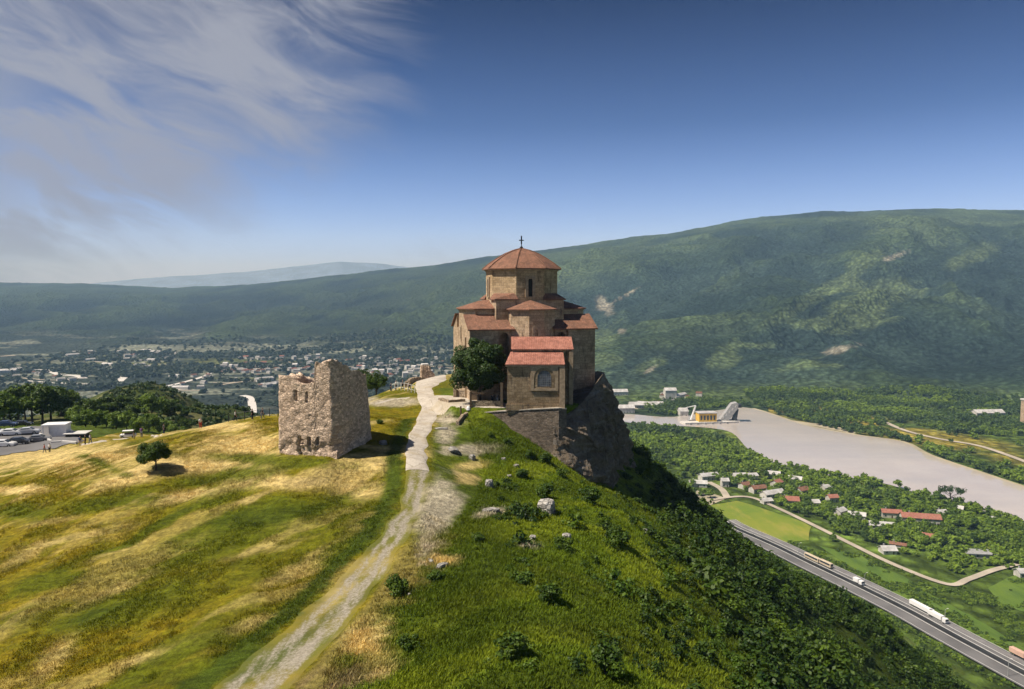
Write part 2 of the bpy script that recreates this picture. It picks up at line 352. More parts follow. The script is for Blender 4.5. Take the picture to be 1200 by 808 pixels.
# ================================================================== TERRAIN
# church hill: control heights through which a smooth surface is laid
ctl = [P(*a) for a in [
 (250,808,45),(330,750,51),(430,670,62),(480,600,73),(485,540,86),(490,500,104),(500,460,128),(518,440,150),(470,458,126),(385,543,84.3),(355,540,86),(408,538,86.5),
 (325,533,88),(437,522,92),(325,490,108),(240,503,110),(180,550,91),(150,518,115),(100,524,122),(0,536,130),(0,600,90),(0,700,65),(0,808,50),
 (150,808,47),(200,650,70),(100,600,82),(350,600,76),(300,700,58),(-150,640,85),(-150,808,52),(250,560,90),(400,570,83),
 (0,503,158),(70,509,152),(130,507,160),(30,500,190),(120,500,185),
 (540,500,106),(600,530,102),(640,533,106),(660,560,98),(690,563,110),(725,549,122),(560,560,90),(520,600,75),(560,650,64),(600,700,55),(600,808,42),(450,808,43),
 (700,600,86),(750,640,82),(700,700,60),(750,808,46),(800,700,74),(800,808,53),(850,650,112),(850,750,70),(900,808,60),(903,690,116),(938,745,114),(975,790,114),
 (1000,808,78),(1025,832,114),(1075,866,118),(1135,900,122),(800,601,122),(770,565,130),
 (440,468,135),(400,475,125),(520,487,112),(560,487,110)]]
ctl += [Vector((x, y, z + CZ)) for x, y, z in [
 (0,-60,-32),(80,-60,-90),(-120,-60,-45),(-250,0,-85),(-400,60,-150),(-400,-60,-150),(280,-60,-200),(150,0,-130),(60,0,-58),(0,0,-26),(30,20,-38),(-60,0,-31),(-150,50,-42),
 (130,60,-108),(160,120,-135),(200,160,-165),(240,60,-190),(250,250,-200),(230,350,-198),(150,200,-140),(110,170,-100),(80,160,-72),(180,300,-188),(120,300,-175),(150,420,-199),(60,250,-130),
 (10,162,-24),(15,185,-48),(0,210,-70),(30,180,-55),(60,200,-95),(0,300,-140),(80,300,-165),(100,420,-200),(0,420,-190),
 (-25,175,-30),(-47,200,-52),(-60,160,-33),(-60,280,-90),(-75,180,-38),(-95,280,-46),(-100,220,-38),(-140,260,-43),(-190,300,-52),(-210,400,-53),(-180,370,-54),(-240,360,-66),(-165,430,-90),(-282,400,-80),
 (-250,250,-62),(-400,250,-140),(-400,400,-150),(-200,480,-140),(-100,400,-130),(-60,380,-150),(-150,560,-203),(-300,560,-200),(-400,560,-204),(50,560,-205),(250,560,-205),(280,420,-203),(-240,180,-48),(-180,160,-36),(-150,110,-34),(-350,150,-110)]]
C = np.array([tuple(p) for p in ctl])
def tps(r2): return 0.5 * r2 * np.log(r2 + 1e-6)
S = 100.0
cx, cy, cz = C[:, 0] / S, C[:, 1] / S, C[:, 2]
n = len(C); K = tps((cx[:, None] - cx) ** 2 + (cy[:, None] - cy) ** 2) + np.eye(n) * 2e-4
Pm = np.c_[np.ones(n), cx, cy]; A = np.block([[K, Pm], [Pm.T, np.zeros((3, 3))]])
W = np.linalg.solve(A, np.r_[cz, 0, 0, 0])
def rbf(x, y):
    sh = x.shape; x = x.ravel() / S; y = y.ravel() / S; o = W[n] + W[n + 1] * x + W[n + 2] * y
    for i in range(n): o = o + W[i] * tps((x - cx[i]) ** 2 + (y - cy[i]) ** 2)
    return o.reshape(sh)
gx = np.r_[np.arange(-420, -110, 3.5), np.arange(-110, 95, 0.36), np.arange(95, 300, 3.0)]
gy = np.r_[np.arange(-60, 36, 3.0), np.arange(36, 140, 0.36), np.arange(140, 200, 0.8), np.arange(200, 620, 3.5)]
GX, GY = np.meshgrid(gx, gy)
H = rbf(GX, GY)
pad = [(-9.5, 111.5), (-6, 110.2), (6.3, 109.4), (10.5, 112), (14.2, 119), (15.2, 126), (15, 142), (2, 150), (-14, 146), (-17, 130), (-14, 118)]
dpad = np.where(inpoly(GX, GY, pad), -1, 1) * segdist(GX, GY, pad + pad[:1])
PADZ = CZ - 17.25
wp = 1 - ss(dpad, -0.6, 1.0)
H = H * (1 - wp) + PADZ * wp
# path outline in the photo -> used for colours and for the path sheets
mainL = [(437,512),(445,492),(455,485),(465,489),(480,493),(490,490),(500,484),(510,479),(530,474),(545,473),(553,473),(575,472),(600,463),(625,445),(650,420),(700,375),(750,320),(808,245),(870,165)]
mainR = [(437,530),(445,524),(455,508),(465,510),(480,516),(490,512),(500,508),(510,503),(530,500),(545,501),(553,504),(575,500),(600,492),(625,482),(650,468),(700,436),(750,392),(808,345),(870,285)]
u0, v0 = proj(GX, GY, H)
flank = ss(GX - (8 + (GY - 45) * 0.12), 0, 25) * ss(GY, 20, 40)
near = 1 - ss(GY, 200, 260)
pathd = np.full(GX.shape, 99.0)
vv = np.clip(v0, 430, 900); Lu = np.interp(vv, [a for a, b in mainL], [b for a, b in mainL]); Ru = np.interp(vv, [a for a, b in mainR], [b for a, b in mainR])
scale_m = GY / F
pathd = np.where((v0 > 436) & (GY < 170), np.maximum(Lu - u0, u0 - Ru) * scale_m, 99)
calm = ss(pathd, 0.0, 3.0) * (1 - wp) * ss(np.hypot(GX + 24, GY - 89.5), 6.5, 12)
H = H + calm * ((fbm(GX / 9, GY / 9, 4, 3) - 0.5) * 1.0 + (fbm(GX / 1.7, GY / 1.7, 3, 9) - 0.5) * 0.35)
H = H + flank * (1 - wp) * (fbm(GX / 14, GY / 14, 4, 31) - 0.5) * 5.0
H = H + (ss(GY, 190, 260)) * (fbm(GX / 45, GY / 45, 5, 41) - 0.5) * 16
def V2(u, v, z=0.0):
    a = PITCH + math.atan((v - 404) / F); y = (CZ - z) / math.tan(a); return ((u - 600) / F * (y * math.cos(PITCH) - (z - CZ) * math.sin(PITCH)), y)
hwd_ = segdist(GX, GY, [V2(*p) for p in [(846,612),(905,640),(950,662),(1000,686),(1060,716),(1120,749),(1200,792),(1300,845)]])
H = np.minimum(H, np.where(hwd_ < 26, -2.0, (hwd_ - 26) * 0.35 + (np.maximum(hwd_ - 26, 0) / 13) ** 3))
# conical knoll with a track on the left ridge
H = H + 2.0 * np.exp(-(((GX + 211) / 26) ** 2 + ((GY - 405) / 26) ** 2))
H = H - 0.25 * (1 - ss(pathd, -1.0, 0.6)) * ss(v0, 560, 600)
H = np.maximum(H, -2.5)
def hill_z(x, y):
    x = np.asarray(x, float); y = np.asarray(y, float)
    i = np.clip(np.searchsorted(gx, x) - 1, 0, len(gx) - 2); j = np.clip(np.searchsorted(gy, y) - 1, 0, len(gy) - 2)
    fx = (x - gx[i]) / (gx[i + 1] - gx[i]); fy = (y - gy[j]) / (gy[j + 1] - gy[j])
    z = (H[j, i] * (1 - fx) + H[j, i + 1] * fx) * (1 - fy) + (H[j + 1, i] * (1 - fx) + H[j + 1, i + 1] * fx) * fy
    return np.where((x < gx[0]) | (x > gx[-1]) | (y < gy[0]) | (y > gy[-1]), -50, z)
# mountains round the valley
cu = [-600,-200,0,100,200,300,400,500,570,650,720,800,870,960,1050,1200,1400,1800]
cv = [350,338,331,332,338,333,322,312,301,291,281,270,257,248,245,246,262,300]
cd = [7000,7000,6800,6700,6600,6400,6200,5800,5500,5200,5000,4800,4600,4500,4400,4300,4200,4200]
bu = [-600,0,200,400,520,600,700,800,900,1000,1100,1200,1800]
bd = [2600,2600,2650,2350,1950,1750,1560,1400,1330,1300,1280,1280,1300]
du = [-600,60,110,160,240,300,360,400,430,470,520,600,700,1800]
dv = [345,338,332,327,321,317,312,308,309,313,318,328,345,345]
def mount(x, y):
    x = np.asarray(x, float); y = np.asarray(y, float); r = np.hypot(x, y)
    ok = ss(y / (r + 1), 0.05, 0.4)
    t = np.clip(x / np.maximum(y, 1), -1.4, 1.4); D = np.where(np.abs(x) < 1.4 * np.maximum(y, 1), y, r * 0.58)
    u = 600 + F * t * 0.999
    c = np.interp(u, cu, cv); cdst = np.interp(u, cu, cd); b = np.interp(u, bu, bd)
    b = b + (fbm(x / 500, y / 500, 3, 5) - 0.5) * 500
    zc = -cdst * np.tan(PITCH + np.arctan((c - 404) / F)) + CZ
    s = (D - b) / (cdst - b); sc1 = np.clip(s, 0, 1)
    sh = np.where(u > 600, 1.0, 1.25) ; g = 0.55 * sc1 ** sh + 0.45 * ss(sc1, 0, 1.05)
    z = zc * g
    al = x * 0.56 + y * 0.83; ac = x * 0.83 - y * 0.56
    wob = (fbm(x / 900, y / 900, 3, 71) - 0.5) * 700
    rid = ridged((ac + wob) / 620, al / 2600, 5, 77) - 0.55
    rid2 = ridged((ac * 0.6 + al * 0.8 + wob * .6) / 330, (al * 0.6 - ac * 0.8) / 700, 5, 99) - 0.55
    env = sc1 ** 0.6 * (1 - sc1 ** 2.5) * (1 - ss(sc1, 0.55, 0.92)) ; amp = np.clip(zc, 400, 800)
    z = z + env * amp * (0.52 * rid + 0.36 * rid2 + 0.12 * (ridged((ac + wob) / 170, al / 420, 3, 131) - 0.55)) + sc1 * 22 * (fbm(x / 130, y / 130, 5, 15) - 0.5) + ss(sc1, 0, 0.05) * 5 * (fbm(x / 28, y / 28, 3, 25) - 0.5)
    z = np.where(s > 1, zc * (1 - 0.35 * ss(s, 1, 1.6)) , z)
    z = z + np.where(s > 0.9, (fbm(x / 260, y / 260, 5, 55) - 0.5) * 22 * ss(s, 0.9, 1.0), 0)
    z = np.maximum(z, 0) * (1 - ss(D, 8300, 9600))
    dz = np.interp(u, du, dv); zd = -12500 * np.tan(PITCH + np.arctan((dz - 404) / F)) + CZ
    zd = np.maximum(zd, 150) + (fbm(x / 1200, y / 1200, 5, 61) - 0.5) * 90
    z = z + np.where(D > 9500, zd * ss(D, 9600, 12500) * (1 - ss(D, 12600, 15000)), 0)
    return z * ok
def ground_z(x, y): return np.maximum(hill_z(x, y), mount(x, y))
ts = np.exp(np.linspace(math.log(36), math.log(9000), 3000))
def G(u, v, far=False):
    """where the photo's pixel meets the ground"""
    a = PITCH + math.atan((v - 404) / F); y = ts; z = CZ - y * math.tan(a); x = (u - 600) / F * (y * math.cos(PITCH) + y * math.tan(a) * math.sin(PITCH))
    g = mount(x, y) if far else ground_z(x, y)
    k = np.argmax(z < g)
    if k == 0: k = len(ts) - 1
    x0, y0 = float(x[k]), float(y[k]); gz = float(mount(np.array([x0]), np.array([y0]))[0] if far else ground_z(np.array([x0]), np.array([y0]))[0])
    return Vector((x0, y0, gz))
def gz(x, y): return float(ground_z(np.array([float(x)]), np.array([float(y)]))[0])

# ---- colours of the church hill: grass species, dry straw, bare ground, one painted tree shadow
cr, sr = math.cos(R(38)), math.sin(R(38))
wx = GX + (fbm(GX / 7, GY / 7, 3, 200) - 0.5) * 6; wy = GY + (fbm(GX / 7, GY / 7, 3, 210) - 0.5) * 6
sa = wx * cr + wy * sr; sb = -wx * sr + wy * cr
streak = fbm(sa / 15, sb / 3.6, 5, 101); broad = fbm(sa / 30, sb / 14, 3, 102); fine = fbm(GX / 1.1, GY / 1.1, 4, 103)
def ell(u, v, ru, rv, ang=0.0):
    a = R(ang); dx = u0 - u; dy = (v0 - v); p = dx * math.cos(a) - dy * math.sin(a); q = dx * math.sin(a) + dy * math.cos(a)
    return 1 - ss(np.sqrt((p / ru) ** 2 + (q / rv) ** 2) + (streak - 0.5) * 1.7 + (fine - 0.5) * 0.8, 0.3, 1.3)
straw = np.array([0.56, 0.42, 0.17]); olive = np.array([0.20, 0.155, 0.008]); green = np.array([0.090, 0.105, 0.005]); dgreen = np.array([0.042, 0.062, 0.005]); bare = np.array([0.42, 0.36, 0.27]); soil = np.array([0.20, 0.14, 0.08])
def lay(c, m, colr): return c * (1 - m[..., None]) + colr * m[..., None]
c = np.zeros(GX.shape + (3,)) + olive
c = lay(c, ss(fine, 0.35, 0.7) * 0.5, green)
c = lay(c, ss(broad, 0.5, 0.62) * 0.6, green)
c = lay(c, ss(streak, 0.57, 0.72) * 0.65 * np.where(v0 > 590, .4, 1.0), straw)
left = u0 < 470
for e in [(60,535,150,16,0),(150,560,60,14,10),(230,545,110,16,3),(280,520,60,16,0),(340,565,90,9,0),(420,575,40,14,0),(400,690,30,8,35),(300,645,45,5,20),(30,650,50,8,25),(130,690,60,7,25),
          (60,610,40,5,10),(380,650,70,10,28),(210,585,60,8,12),(60,780,50,12,50),(180,770,90,7,18),(290,735,60,6,22),(90,630,80,5,12),(20,575,40,6,0),(250,620,60,4,20),(430,610,30,9,30),(150,640,50,4,20),(255,500,60,5,0),(440,545,25,12,0)]:
    c = lay(c, ell(*e) * left * (0.92 if e[1] < 600 else 0.5), straw)
for e in [(320,605,130,24,4),(240,630,80,22,10),(130,715,60,16,15),(70,680,60,12,10),(250,780,120,14,15),(160,585,35,14,0),(250,560,60,7,8),(110,592,40,8,0),(330,540,120,5,-3),(410,640,30,12,30),(225,760,60,10,15),(120,545,30,4,-20),(30,600,40,10,0)]:
    e = (e[0], e[1], e[2] * 1.3, e[3] * 1.4, e[4]); c = lay(c, ell(*e) * left * 0.95, green)
for e in [(310,607,90,14,4),(120,715,40,9,15),(350,748,90,7,35),(190,550,20,5,0)]:  # dark green patches; the last paints the lone tree's cast shadow
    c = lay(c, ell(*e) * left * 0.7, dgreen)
# green margins along the path
edge = (1 - ss(np.abs(pathd - 1.2 + (fine - 0.5) * 1.2), 0.5, 1.4)) * (u0 < Lu) * (v0 > 490) * (pathd < 40)
c = lay(c, edge * 0.95, dgreen * 1.25)
# mound right of the path
band_ = ss(u0 - Ru, -6, 6) * (1 - ss(u0 - Ru + (fine - .5) * 50, 25, 60)) * ss(v0, 600, 660)
right = ss(u0 - Ru, -2, 12) * (GY < 175) * (GY > 20) * (v0 > 455)
mound = np.zeros_like(c) + np.array([0.100, 0.140, 0.009]); mound = lay(mound, ss(streak, 0.46, 0.6) * 0.7, np.array([0.17, 0.20, 0.013])); mound = lay(mound, ss(broad, 0.45, 0.6) * 0.6, dgreen)
mound = lay(mound, ss(fine, 0.55, 0.8) * 0.4, dgreen)
c = c * (1 - right[..., None]) + mound * right[..., None]
c = lay(c, band_ * 0.75, np.array([0.23, 0.175, 0.05]))
for e, k in [((513,600,22,45,-10),bare),((545,560,16,8,0),straw),((540,528,38,7,4),bare),((523,505,12,20,0),bare),((530,495,20,6,0),bare),((552,545,24,7,0),straw),((500,640,14,20,-20),bare),((575,600,22,5,10),bare),((620,640,12,4,0),bare),((440,760,30,28,30),straw),
             ((400,790,50,16,20),soil),((445,470,45,4,0),bare),((460,448,20,5,0),straw),((430,505,25,20,0),olive),((520,655,22,6,0),straw),((395,548,70,3,0),green)]:
    c = lay(c, ell(*e) * 0.8, k)
# bed of earth below the church tree
c = lay(c, ell(556, 471, 22, 4, 0), soil)
# wooded flank and far parts
c = lay(c, flank * 0.9, np.array([0.035, 0.055, 0.007]))
foot = ss(GX, 105, 150) * ss(GY, 60, 120); c = lay(c, foot, np.array([0.10, 0.135, 0.025])); c = lay(c, foot * ss(fbm(GX / 25, GY / 25, 4, 5), 0.5, 0.6) * 0.6, dgreen)
farm = ss(GY, 165, 200) * (GX < 60) ; c = lay(c, farm, np.array([0.05, 0.066, 0.014])); c = lay(c, farm * ss(fbm(GX / 18, GY / 18, 4, 8), 0.5, 0.62), np.array([0.13, 0.13, 0.05]))
c = lay(c, (GX < -88) * ss(GY, 132, 142) * (GY < 200) * 1.0, np.array([0.07, 0.10, 0.012]))
c = c * (0.80 + 0.4 * fbm(GX / 0.8, GY / 0.8, 3, 300))[..., None]
nx, ny = len(gx), len(gy)
idx = np.arange(nx * ny).reshape(ny, nx)
fc = np.stack([idx[:-1, :-1], idx[:-1, 1:], idx[1:, 1:], idx[1:, :-1]], -1).reshape(-1, 4)
me = np_mesh('church_hill', np.stack([GX, GY, H], -1).reshape(-1, 3), fc, True)
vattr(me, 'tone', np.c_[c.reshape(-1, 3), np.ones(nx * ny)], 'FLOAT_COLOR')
def hillfn(N):
    a = N.attr('tone').outputs['Color']; p = N.pos()
    n1 = N.noise(p, 2.2, 6, 0.7); n2 = N.noise(N.mapv(p, rot=(0, 0, R(38)), scale=(0.35, 1.3, 1)), 1.1, 5, 0.65)
    g = N.m('MULTIPLY', N.rng(n1, 0.25, 0.75, 0.55, 1.45), N.rng(n2, 0.3, 0.7, 0.75, 1.25))
    c = N.mix(1.0, a, N.node('ShaderNodeCombineXYZ', None, X=g, Y=g, Z=g).outputs[0], 'MULTIPLY')
    return c, N.bump(N.m('ADD', n1, N.m('MULTIPLY', N.noise(p, 6, 3), 0.5)), 0.9, 0.35)
M['hill'] = mat('hill_grass', hillfn, 0.95, 0.1)
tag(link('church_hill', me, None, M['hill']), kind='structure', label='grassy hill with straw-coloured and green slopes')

# ---- valley floor and mountains: one sheet to the horizon
az = np.r_[np.linspace(-180, -50, 50)[:-1], np.linspace(-50, -41, 40)[:-1], np.linspace(-41, 41, 1150), np.linspace(41, 50, 40)[1:], np.linspace(50, 180, 50)[1:]]
azr = np.radians(az[:-1]); rr = np.r_[np.linspace(60, 1150, 60)[:-1], np.exp(np.linspace(math.log(1150), math.log(8200), 430)), np.linspace(8300, 15800, 80)]
AZ, RR = np.meshgrid(azr, rr); VX = RR * np.sin(AZ); VY = RR * np.cos(AZ); VZ = mount(VX, VY)
uu, v1 = proj(VX, np.maximum(VY, 1), VZ)
slope_n = fbm(VX / 300, VY / 300, 5, 401); n2 = fbm(VX / 90, VY / 90, 4, 402); hgt = VZ
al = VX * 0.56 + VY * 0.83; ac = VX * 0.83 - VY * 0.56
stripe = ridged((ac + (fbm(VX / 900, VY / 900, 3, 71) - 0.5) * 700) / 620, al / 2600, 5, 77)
def ell2(u, v, ru, rv, ang=0.0, k=0.9):
    a = R(ang); dx = uu - u; dy = v1 - v; p = dx * math.cos(a) - dy * math.sin(a); q = dx * math.sin(a) + dy * math.cos(a)
    return (1 - ss(np.sqrt((p / ru) ** 2 + (q / rv) ** 2) + (n2 - 0.5) * 1.8 + (slope_n - 0.5), 0.5, 1.2)) * (VY > 900) * (VY < 7000) * k
forest = np.array([0.020, 0.036, 0.020]); forest2 = np.array([0.034, 0.058, 0.030]); mead = np.array([0.115, 0.160, 0.070]); pale = np.array([0.30, 0.28, 0.22]); crop = np.array([0.14, 0.155, 0.05])
vc = np.zeros(VX.shape + (3,)) + forest
vc = lay(vc, ss(slope_n, 0.42, 0.62) * 0.8, forest2); vc = vc * (1 - 0.5 * (1 - ss(uu, 450, 720)))[..., None]; vc = vc * np.array([1.05, 1.05, 1.6]); vc = vc * (0.5 + 0.5 * ss(uu + (slope_n - .5) * 300, 120, 360))[..., None]; onm = ss(VZ, 3, 40); vc = vc * (1 - 0.45 * (1 - ss(uu, 350, 650)) * onm)[..., None]  # haze blue and a cloud-shade dimming at far left put into the colour
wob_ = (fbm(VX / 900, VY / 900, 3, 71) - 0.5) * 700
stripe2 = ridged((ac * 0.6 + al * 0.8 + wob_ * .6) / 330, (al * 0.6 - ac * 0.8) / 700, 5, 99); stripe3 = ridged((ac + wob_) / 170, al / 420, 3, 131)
vc = lay(vc, onm * ss(stripe * .35 + stripe2 * .45 + stripe3 * .2, 0.50, 0.72) * 0.75, np.array([0.050, 0.080, 0.034]))  # lighter spurs, darker gullies: forest variation plus painted fold shading
vc = lay(vc, onm * ss(stripe * 0.4 + stripe2 * .3 + slope_n * 0.5, 0.60, 0.80) * np.where(uu < 600, 0.28, 0.42), mead)
for e in [(1040,338,50,20,15),(1000,370,45,14,10),(850,418,28,14,50),(880,405,25,4,0),(1010,305,30,5,20),(960,345,70,7,30),(700,400,40,14,35),(760,430,30,7,30),(690,425,30,20,0),(930,430,50,10,10),
          (330,365,90,12,12),(450,355,80,9,8),(250,395,100,6,15),(520,380,50,8,30),(420,395,60,7,30),(560,350,40,6,20),(1170,465,40,8,0),(640,330,40,7,20),(1140,300,40,10,20)]:
    vc = lay(vc, ell2(*e, 0.68) * onm * (0.33 if e[0] < 600 else 1), mead)
for e in [(705,355,11,16,20),(712,362,8,10,0),(728,388,8,4,0),(1050,300,14,2.5,20),(760,435,10,3,30),(735,345,40,1.5,30),(690,440,6,3,0),(251,409,5,2,40),(985,410,24,6,10)]:
    vc = lay(vc, ell2(*e, 0.8), pale)
fl = 1 - onm
near_r = fl * ss(uu + (n2 - .5) * 60, 610, 700) * (1 - ss(VY, 1400, 1600))
vc = lay(vc, near_r * (1 - .6 * ss(VY, 1000, 1200)), np.array([0.085, 0.13, 0.022])); vc = lay(vc, near_r * ss(slope_n, 0.48, 0.56) * 0.7 * (1 - .7 * ss(VY, 1000, 1150)), np.array([0.15, 0.19, 0.035]))
far_l = fl * (1 - ss(uu + (n2 - .5) * 60, 610, 700)) * ss(VY, 900, 1000)
band = fbm(VX / 420, VY / 90, 4, 411)
vc = lay(vc, far_l * 0.85, np.array([0.040, 0.052, 0.040])); vc = lay(vc, far_l * ss(band, 0.46, 0.56) * 0.85, np.array([0.22, 0.235, 0.18]))
for e in [(180,428,130,5,0),(260,425,80,4,0),(100,418,60,2,0),(330,444,90,1.6,0)]:
    vc = lay(vc, ell2(*e, 0.6) , crop)
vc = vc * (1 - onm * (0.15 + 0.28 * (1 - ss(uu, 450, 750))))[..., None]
vc = lay(vc, ss(VY, 8800, 9600), np.array([0.17, 0.24, 0.38]))  # distant range coloured pale blue to paint in its haze
yl = near_r * (VY < 1300) * (1 - ss(np.abs(v1 - np.interp(uu, [880,950,1050,1100,1200,1400],[478,487,505,515,535,570])) , 5, 16)) * (uu > 900)
vc = lay(vc, yl * ss(n2, 0.34, 0.5) * 0.9, np.array([0.33, 0.27, 0.05]))
nv, nr = len(azr), len(rr); idv = np.arange(nv * nr).reshape(nr, nv)
f1 = np.stack([idv[:-1], np.roll(idv, -1, 1)[:-1], np.roll(idv, -1, 1)[1:], idv[1:]], -1).reshape(-1, 4)
VV = np.stack([VX, VY, VZ], -1).reshape(-1, 3)
# close the middle with a small fan of quads
VV = np.vstack([VV, [[0, 0, 0]]]); cidx = len(VV) - 1
fan = np.array([[cidx, i, (i + 1) % nv, (i + 2) % nv] for i in range(0, nv - 1, 2)], np.int32)[:, [0, 3, 2, 1]]
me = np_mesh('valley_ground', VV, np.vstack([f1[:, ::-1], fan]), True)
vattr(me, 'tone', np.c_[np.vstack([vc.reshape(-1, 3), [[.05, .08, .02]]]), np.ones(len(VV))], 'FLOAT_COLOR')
def valfn(N):
    a = N.attr('tone').outputs['Color']; p = N.pos()
    n1 = N.voro(p, 0.075); n2 = N.noise(p, 0.035, 6, 0.7); n3 = N.noise(p, 0.004, 6, 0.6)
    g = N.m('MULTIPLY', N.m('MULTIPLY', N.rng(n1, 0.0, 0.8, 1.35, 0.55), N.rng(n2, 0.3, 0.7, 0.6, 1.4)), N.rng(n3, 0.35, 0.65, 0.8, 1.25))
    c = N.mix(1.0, a, N.node('ShaderNodeCombineXYZ', None, X=g, Y=g, Z=g).outputs[0], 'MULTIPLY')
    return c, N.bump(N.m('ADD', N.m('MULTIPLY', n1, -1.0), n2), 0.9, 9.0)
M['valley'] = mat('valley_land', valfn, 0.95, 0.05)
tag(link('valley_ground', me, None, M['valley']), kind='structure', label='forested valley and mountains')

# ---- sheets in the valley: river, fields, roads
def sheet(name, pts, z, m, jit=0.0, label=None, step=8.0):
    out = []
    for i in range(len(pts)):
        a = pts[i]; b = pts[(i + 1) % len(pts)]; L = math.hypot(b[0] - a[0], b[1] - a[1]); k = max(1, min(60, int(L / step)))
        for q in range(k):
            t = q / k; x = a[0] + (b[0] - a[0]) * t; y = a[1] + (b[1] - a[1]) * t
            j = jit * (float(vn(np.array([x / 25.]), np.array([y / 25.]), 5)[0]) - 0.5) * 2; out.append((x + j, y + j * 0.7, z))
    bm = bmesh.new(); vs = [bm.verts.new(p) for p in out]; f = bm.faces.new(vs); bmesh.ops.triangulate(bm, faces=[f])
    bmesh.ops.recalc_face_normals(bm, faces=bm.faces)
    if sum(f.normal.z for f in bm.faces) < 0: bmesh.ops.reverse_faces(bm, faces=bm.faces)
    me = bpy.data.meshes.new(name); bm.to_mesh(me); bm.free()
    return tag(link(name, me, None, m), kind='structure', label=label)
def ribbon_pts(pts, wd):
    L = []; Rr = []
    for i, p in enumerate(pts):
        a = pts[max(i - 1, 0)]; b = pts[min(i + 1, len(pts) - 1)]; dx, dy = b[0] - a[0], b[1] - a[1]; l = math.hypot(dx, dy) + 1e-9
        w_ = wd[i] if isinstance(wd, (list, tuple)) else wd; L.append((p[0] - dy / l * w_ / 2, p[1] + dx / l * w_ / 2)); Rr.append((p[0] + dy / l * w_ / 2, p[1] - dx / l * w_ / 2))
    return L + Rr[::-1]
def smooth_line(pts, k=6):
    out = []
    for i in range(len(pts) - 1):
        p0 = pts[max(i - 1, 0)]; p1 = pts[i]; p2 = pts[i + 1]; p3 = pts[min(i + 2, len(pts) - 1)]
        for q in range(k):
            t = q / k; out.append(tuple(0.5 * (2 * p1[c] + (p2[c] - p0[c]) * t + (2 * p0[c] - 5 * p1[c] + 4 * p2[c] - p3[c]) * t * t + (3 * p1[c] - p0[c] - 3 * p2[c] + p3[c]) * t ** 3) for c in (0, 1)))
    return out + [pts[-1]]
def riverfn(N):
    p = N.pos(); n = N.noise(N.mapv(p, scale=(0.02, 0.02, 1)), 1, 5); n2 = N.noise(p, 0.5, 3)
    n5 = N.noise(N.mapv(p, rot=(0, 0, 0.6), scale=(0.0012, 0.01, 1)), 1, 5, 0.6)
    return N.mix(N.rng(n5, 0.35, 0.65, 0, 0.55), N.mix(N.rng(n, 0.3, 0.7), (0.47, 0.41, 0.365), (0.54, 0.475, 0.42)), (0.38, 0.36, 0.35)), N.bump(n2, 0.12, 0.05)
M['river'] = mat('silty_river_water', riverfn, 0.12, 0.6)
M['field'] = fieldm('yellow_green_field', (0.19, 0.22, 0.025), (0.13, 0.19, 0.02), (0.27, 0.25, 0.05))
M['field2'] = fieldm('green_field', (0.11, 0.17, 0.022), (0.08, 0.14, 0.018), (0.055, 0.10, 0.018))
M['tanfield'] = flat('bare_riverside_sand', (0.34, 0.30, 0.21), 0.2, 0.02)
M['dirt'] = flat('pale_dirt_road', (0.40, 0.35, 0.28), 0.15, 0.05)
M['asphalt'] = flat('worn_asphalt', (0.135, 0.13, 0.13), 0.2, 0.05)
M['rail'] = flat('grey_ballast_road', (0.19, 0.18, 0.18), 0.25, 0.08)
M['ditch'] = flat('dark_barrier', (0.025, 0.025, 0.025), 0.3, 0.1)
farb = smooth_line([V2(*a) for a in [(690,484),(740,486),(790,489),(850,480),(880,479),(940,498),(1000,510),(1055,518),(1085,533),(1140,552),(1200,572),(1290,600)]], 4)
nearb = smooth_line([V2(*a) for a in [(690,489),(730,495),(780,499),(830,502),(858,508),(878,528),(910,545),(960,556),(1030,566),(1080,580),(1140,596),(1200,614),(1290,645)]], 4)
sheet('river', farb + nearb[::-1], 0.5, M['river'], 0, 'wide pale brown river')
bankp = ribbon_pts(farb[16:], 14); sheet('river_bank', bankp, 0.25, M['tanfield'], 0, 'sandy river bank')
fields = [([(835,592),(862,588),(905,600),(950,618),(948,634),(915,637),(880,622),(850,606)], 'field', 'yellow green field beside the dirt road'),
          ([(960,640),(1010,652),(1080,690),(1140,725),(1230,775),(1225,790),(1130,740),(1040,695)], 'field2', 'green strip beside the highway'),
          ([(1158,690),(1180,678),(1230,664),(1240,715),(1200,716),(1172,706)], 'field2', 'green field by the dirt road end'),
          ([(722,475),(745,476),(748,480),(720,479)], 'tanfield', 'tan field by the far river bank'),
          ([(905,490),(960,497),(1010,505),(1000,509),(940,497)], 'tanfield', 'pale sand strip on the far bank'),
          ([(1140,634),(1185,624),(1195,636),(1160,644)], 'field', 'small yellow meadow'),
          ([(715,505),(760,507),(775,514),(725,513)], 'field', 'light meadow by the near bank'),
          ([(805,572),(835,578),(850,585),(835,592),(800,583)], 'tanfield', 'bare yard')]
for pts, m_, lb in fields: sheet('field', [V2(*p) for p in pts], 0.35, M[m_], 3.0, lb)
def road(name, px, wd, z, m_, lb, smooth=6):
    pts = smooth_line([V2(*p) for p in px], smooth); sheet(name, ribbon_pts(pts, wd), z, M[m_], 0, lb, 30); return pts
road('dirt_road', [(820,590),(852,584),(880,584),(910,596),(950,615),(1000,640),(1050,664),(1110,686),(1135,680),(1162,670),(1185,664),(1215,655)], 5, 0.9, 'dirt', 'pale dirt road curving past the houses')
road('dirt_road', [(852,584),(845,574),(830,566)], 7, 0.95, 'dirt', 'short track joining the dirt road')
road('dirt_road', [(1030,492),(1060,505),(1100,515),(1150,524),(1210,545)], 8, 0.9, 'dirt', 'track through the yellow fields')
hw = [(846,612),(862,621),(905,640),(950,662),(1000,686),(1060,716),(1120,749),(1200,792),(1300,845)]
hwp = smooth_line([V2(*p) for p in hw], 6)
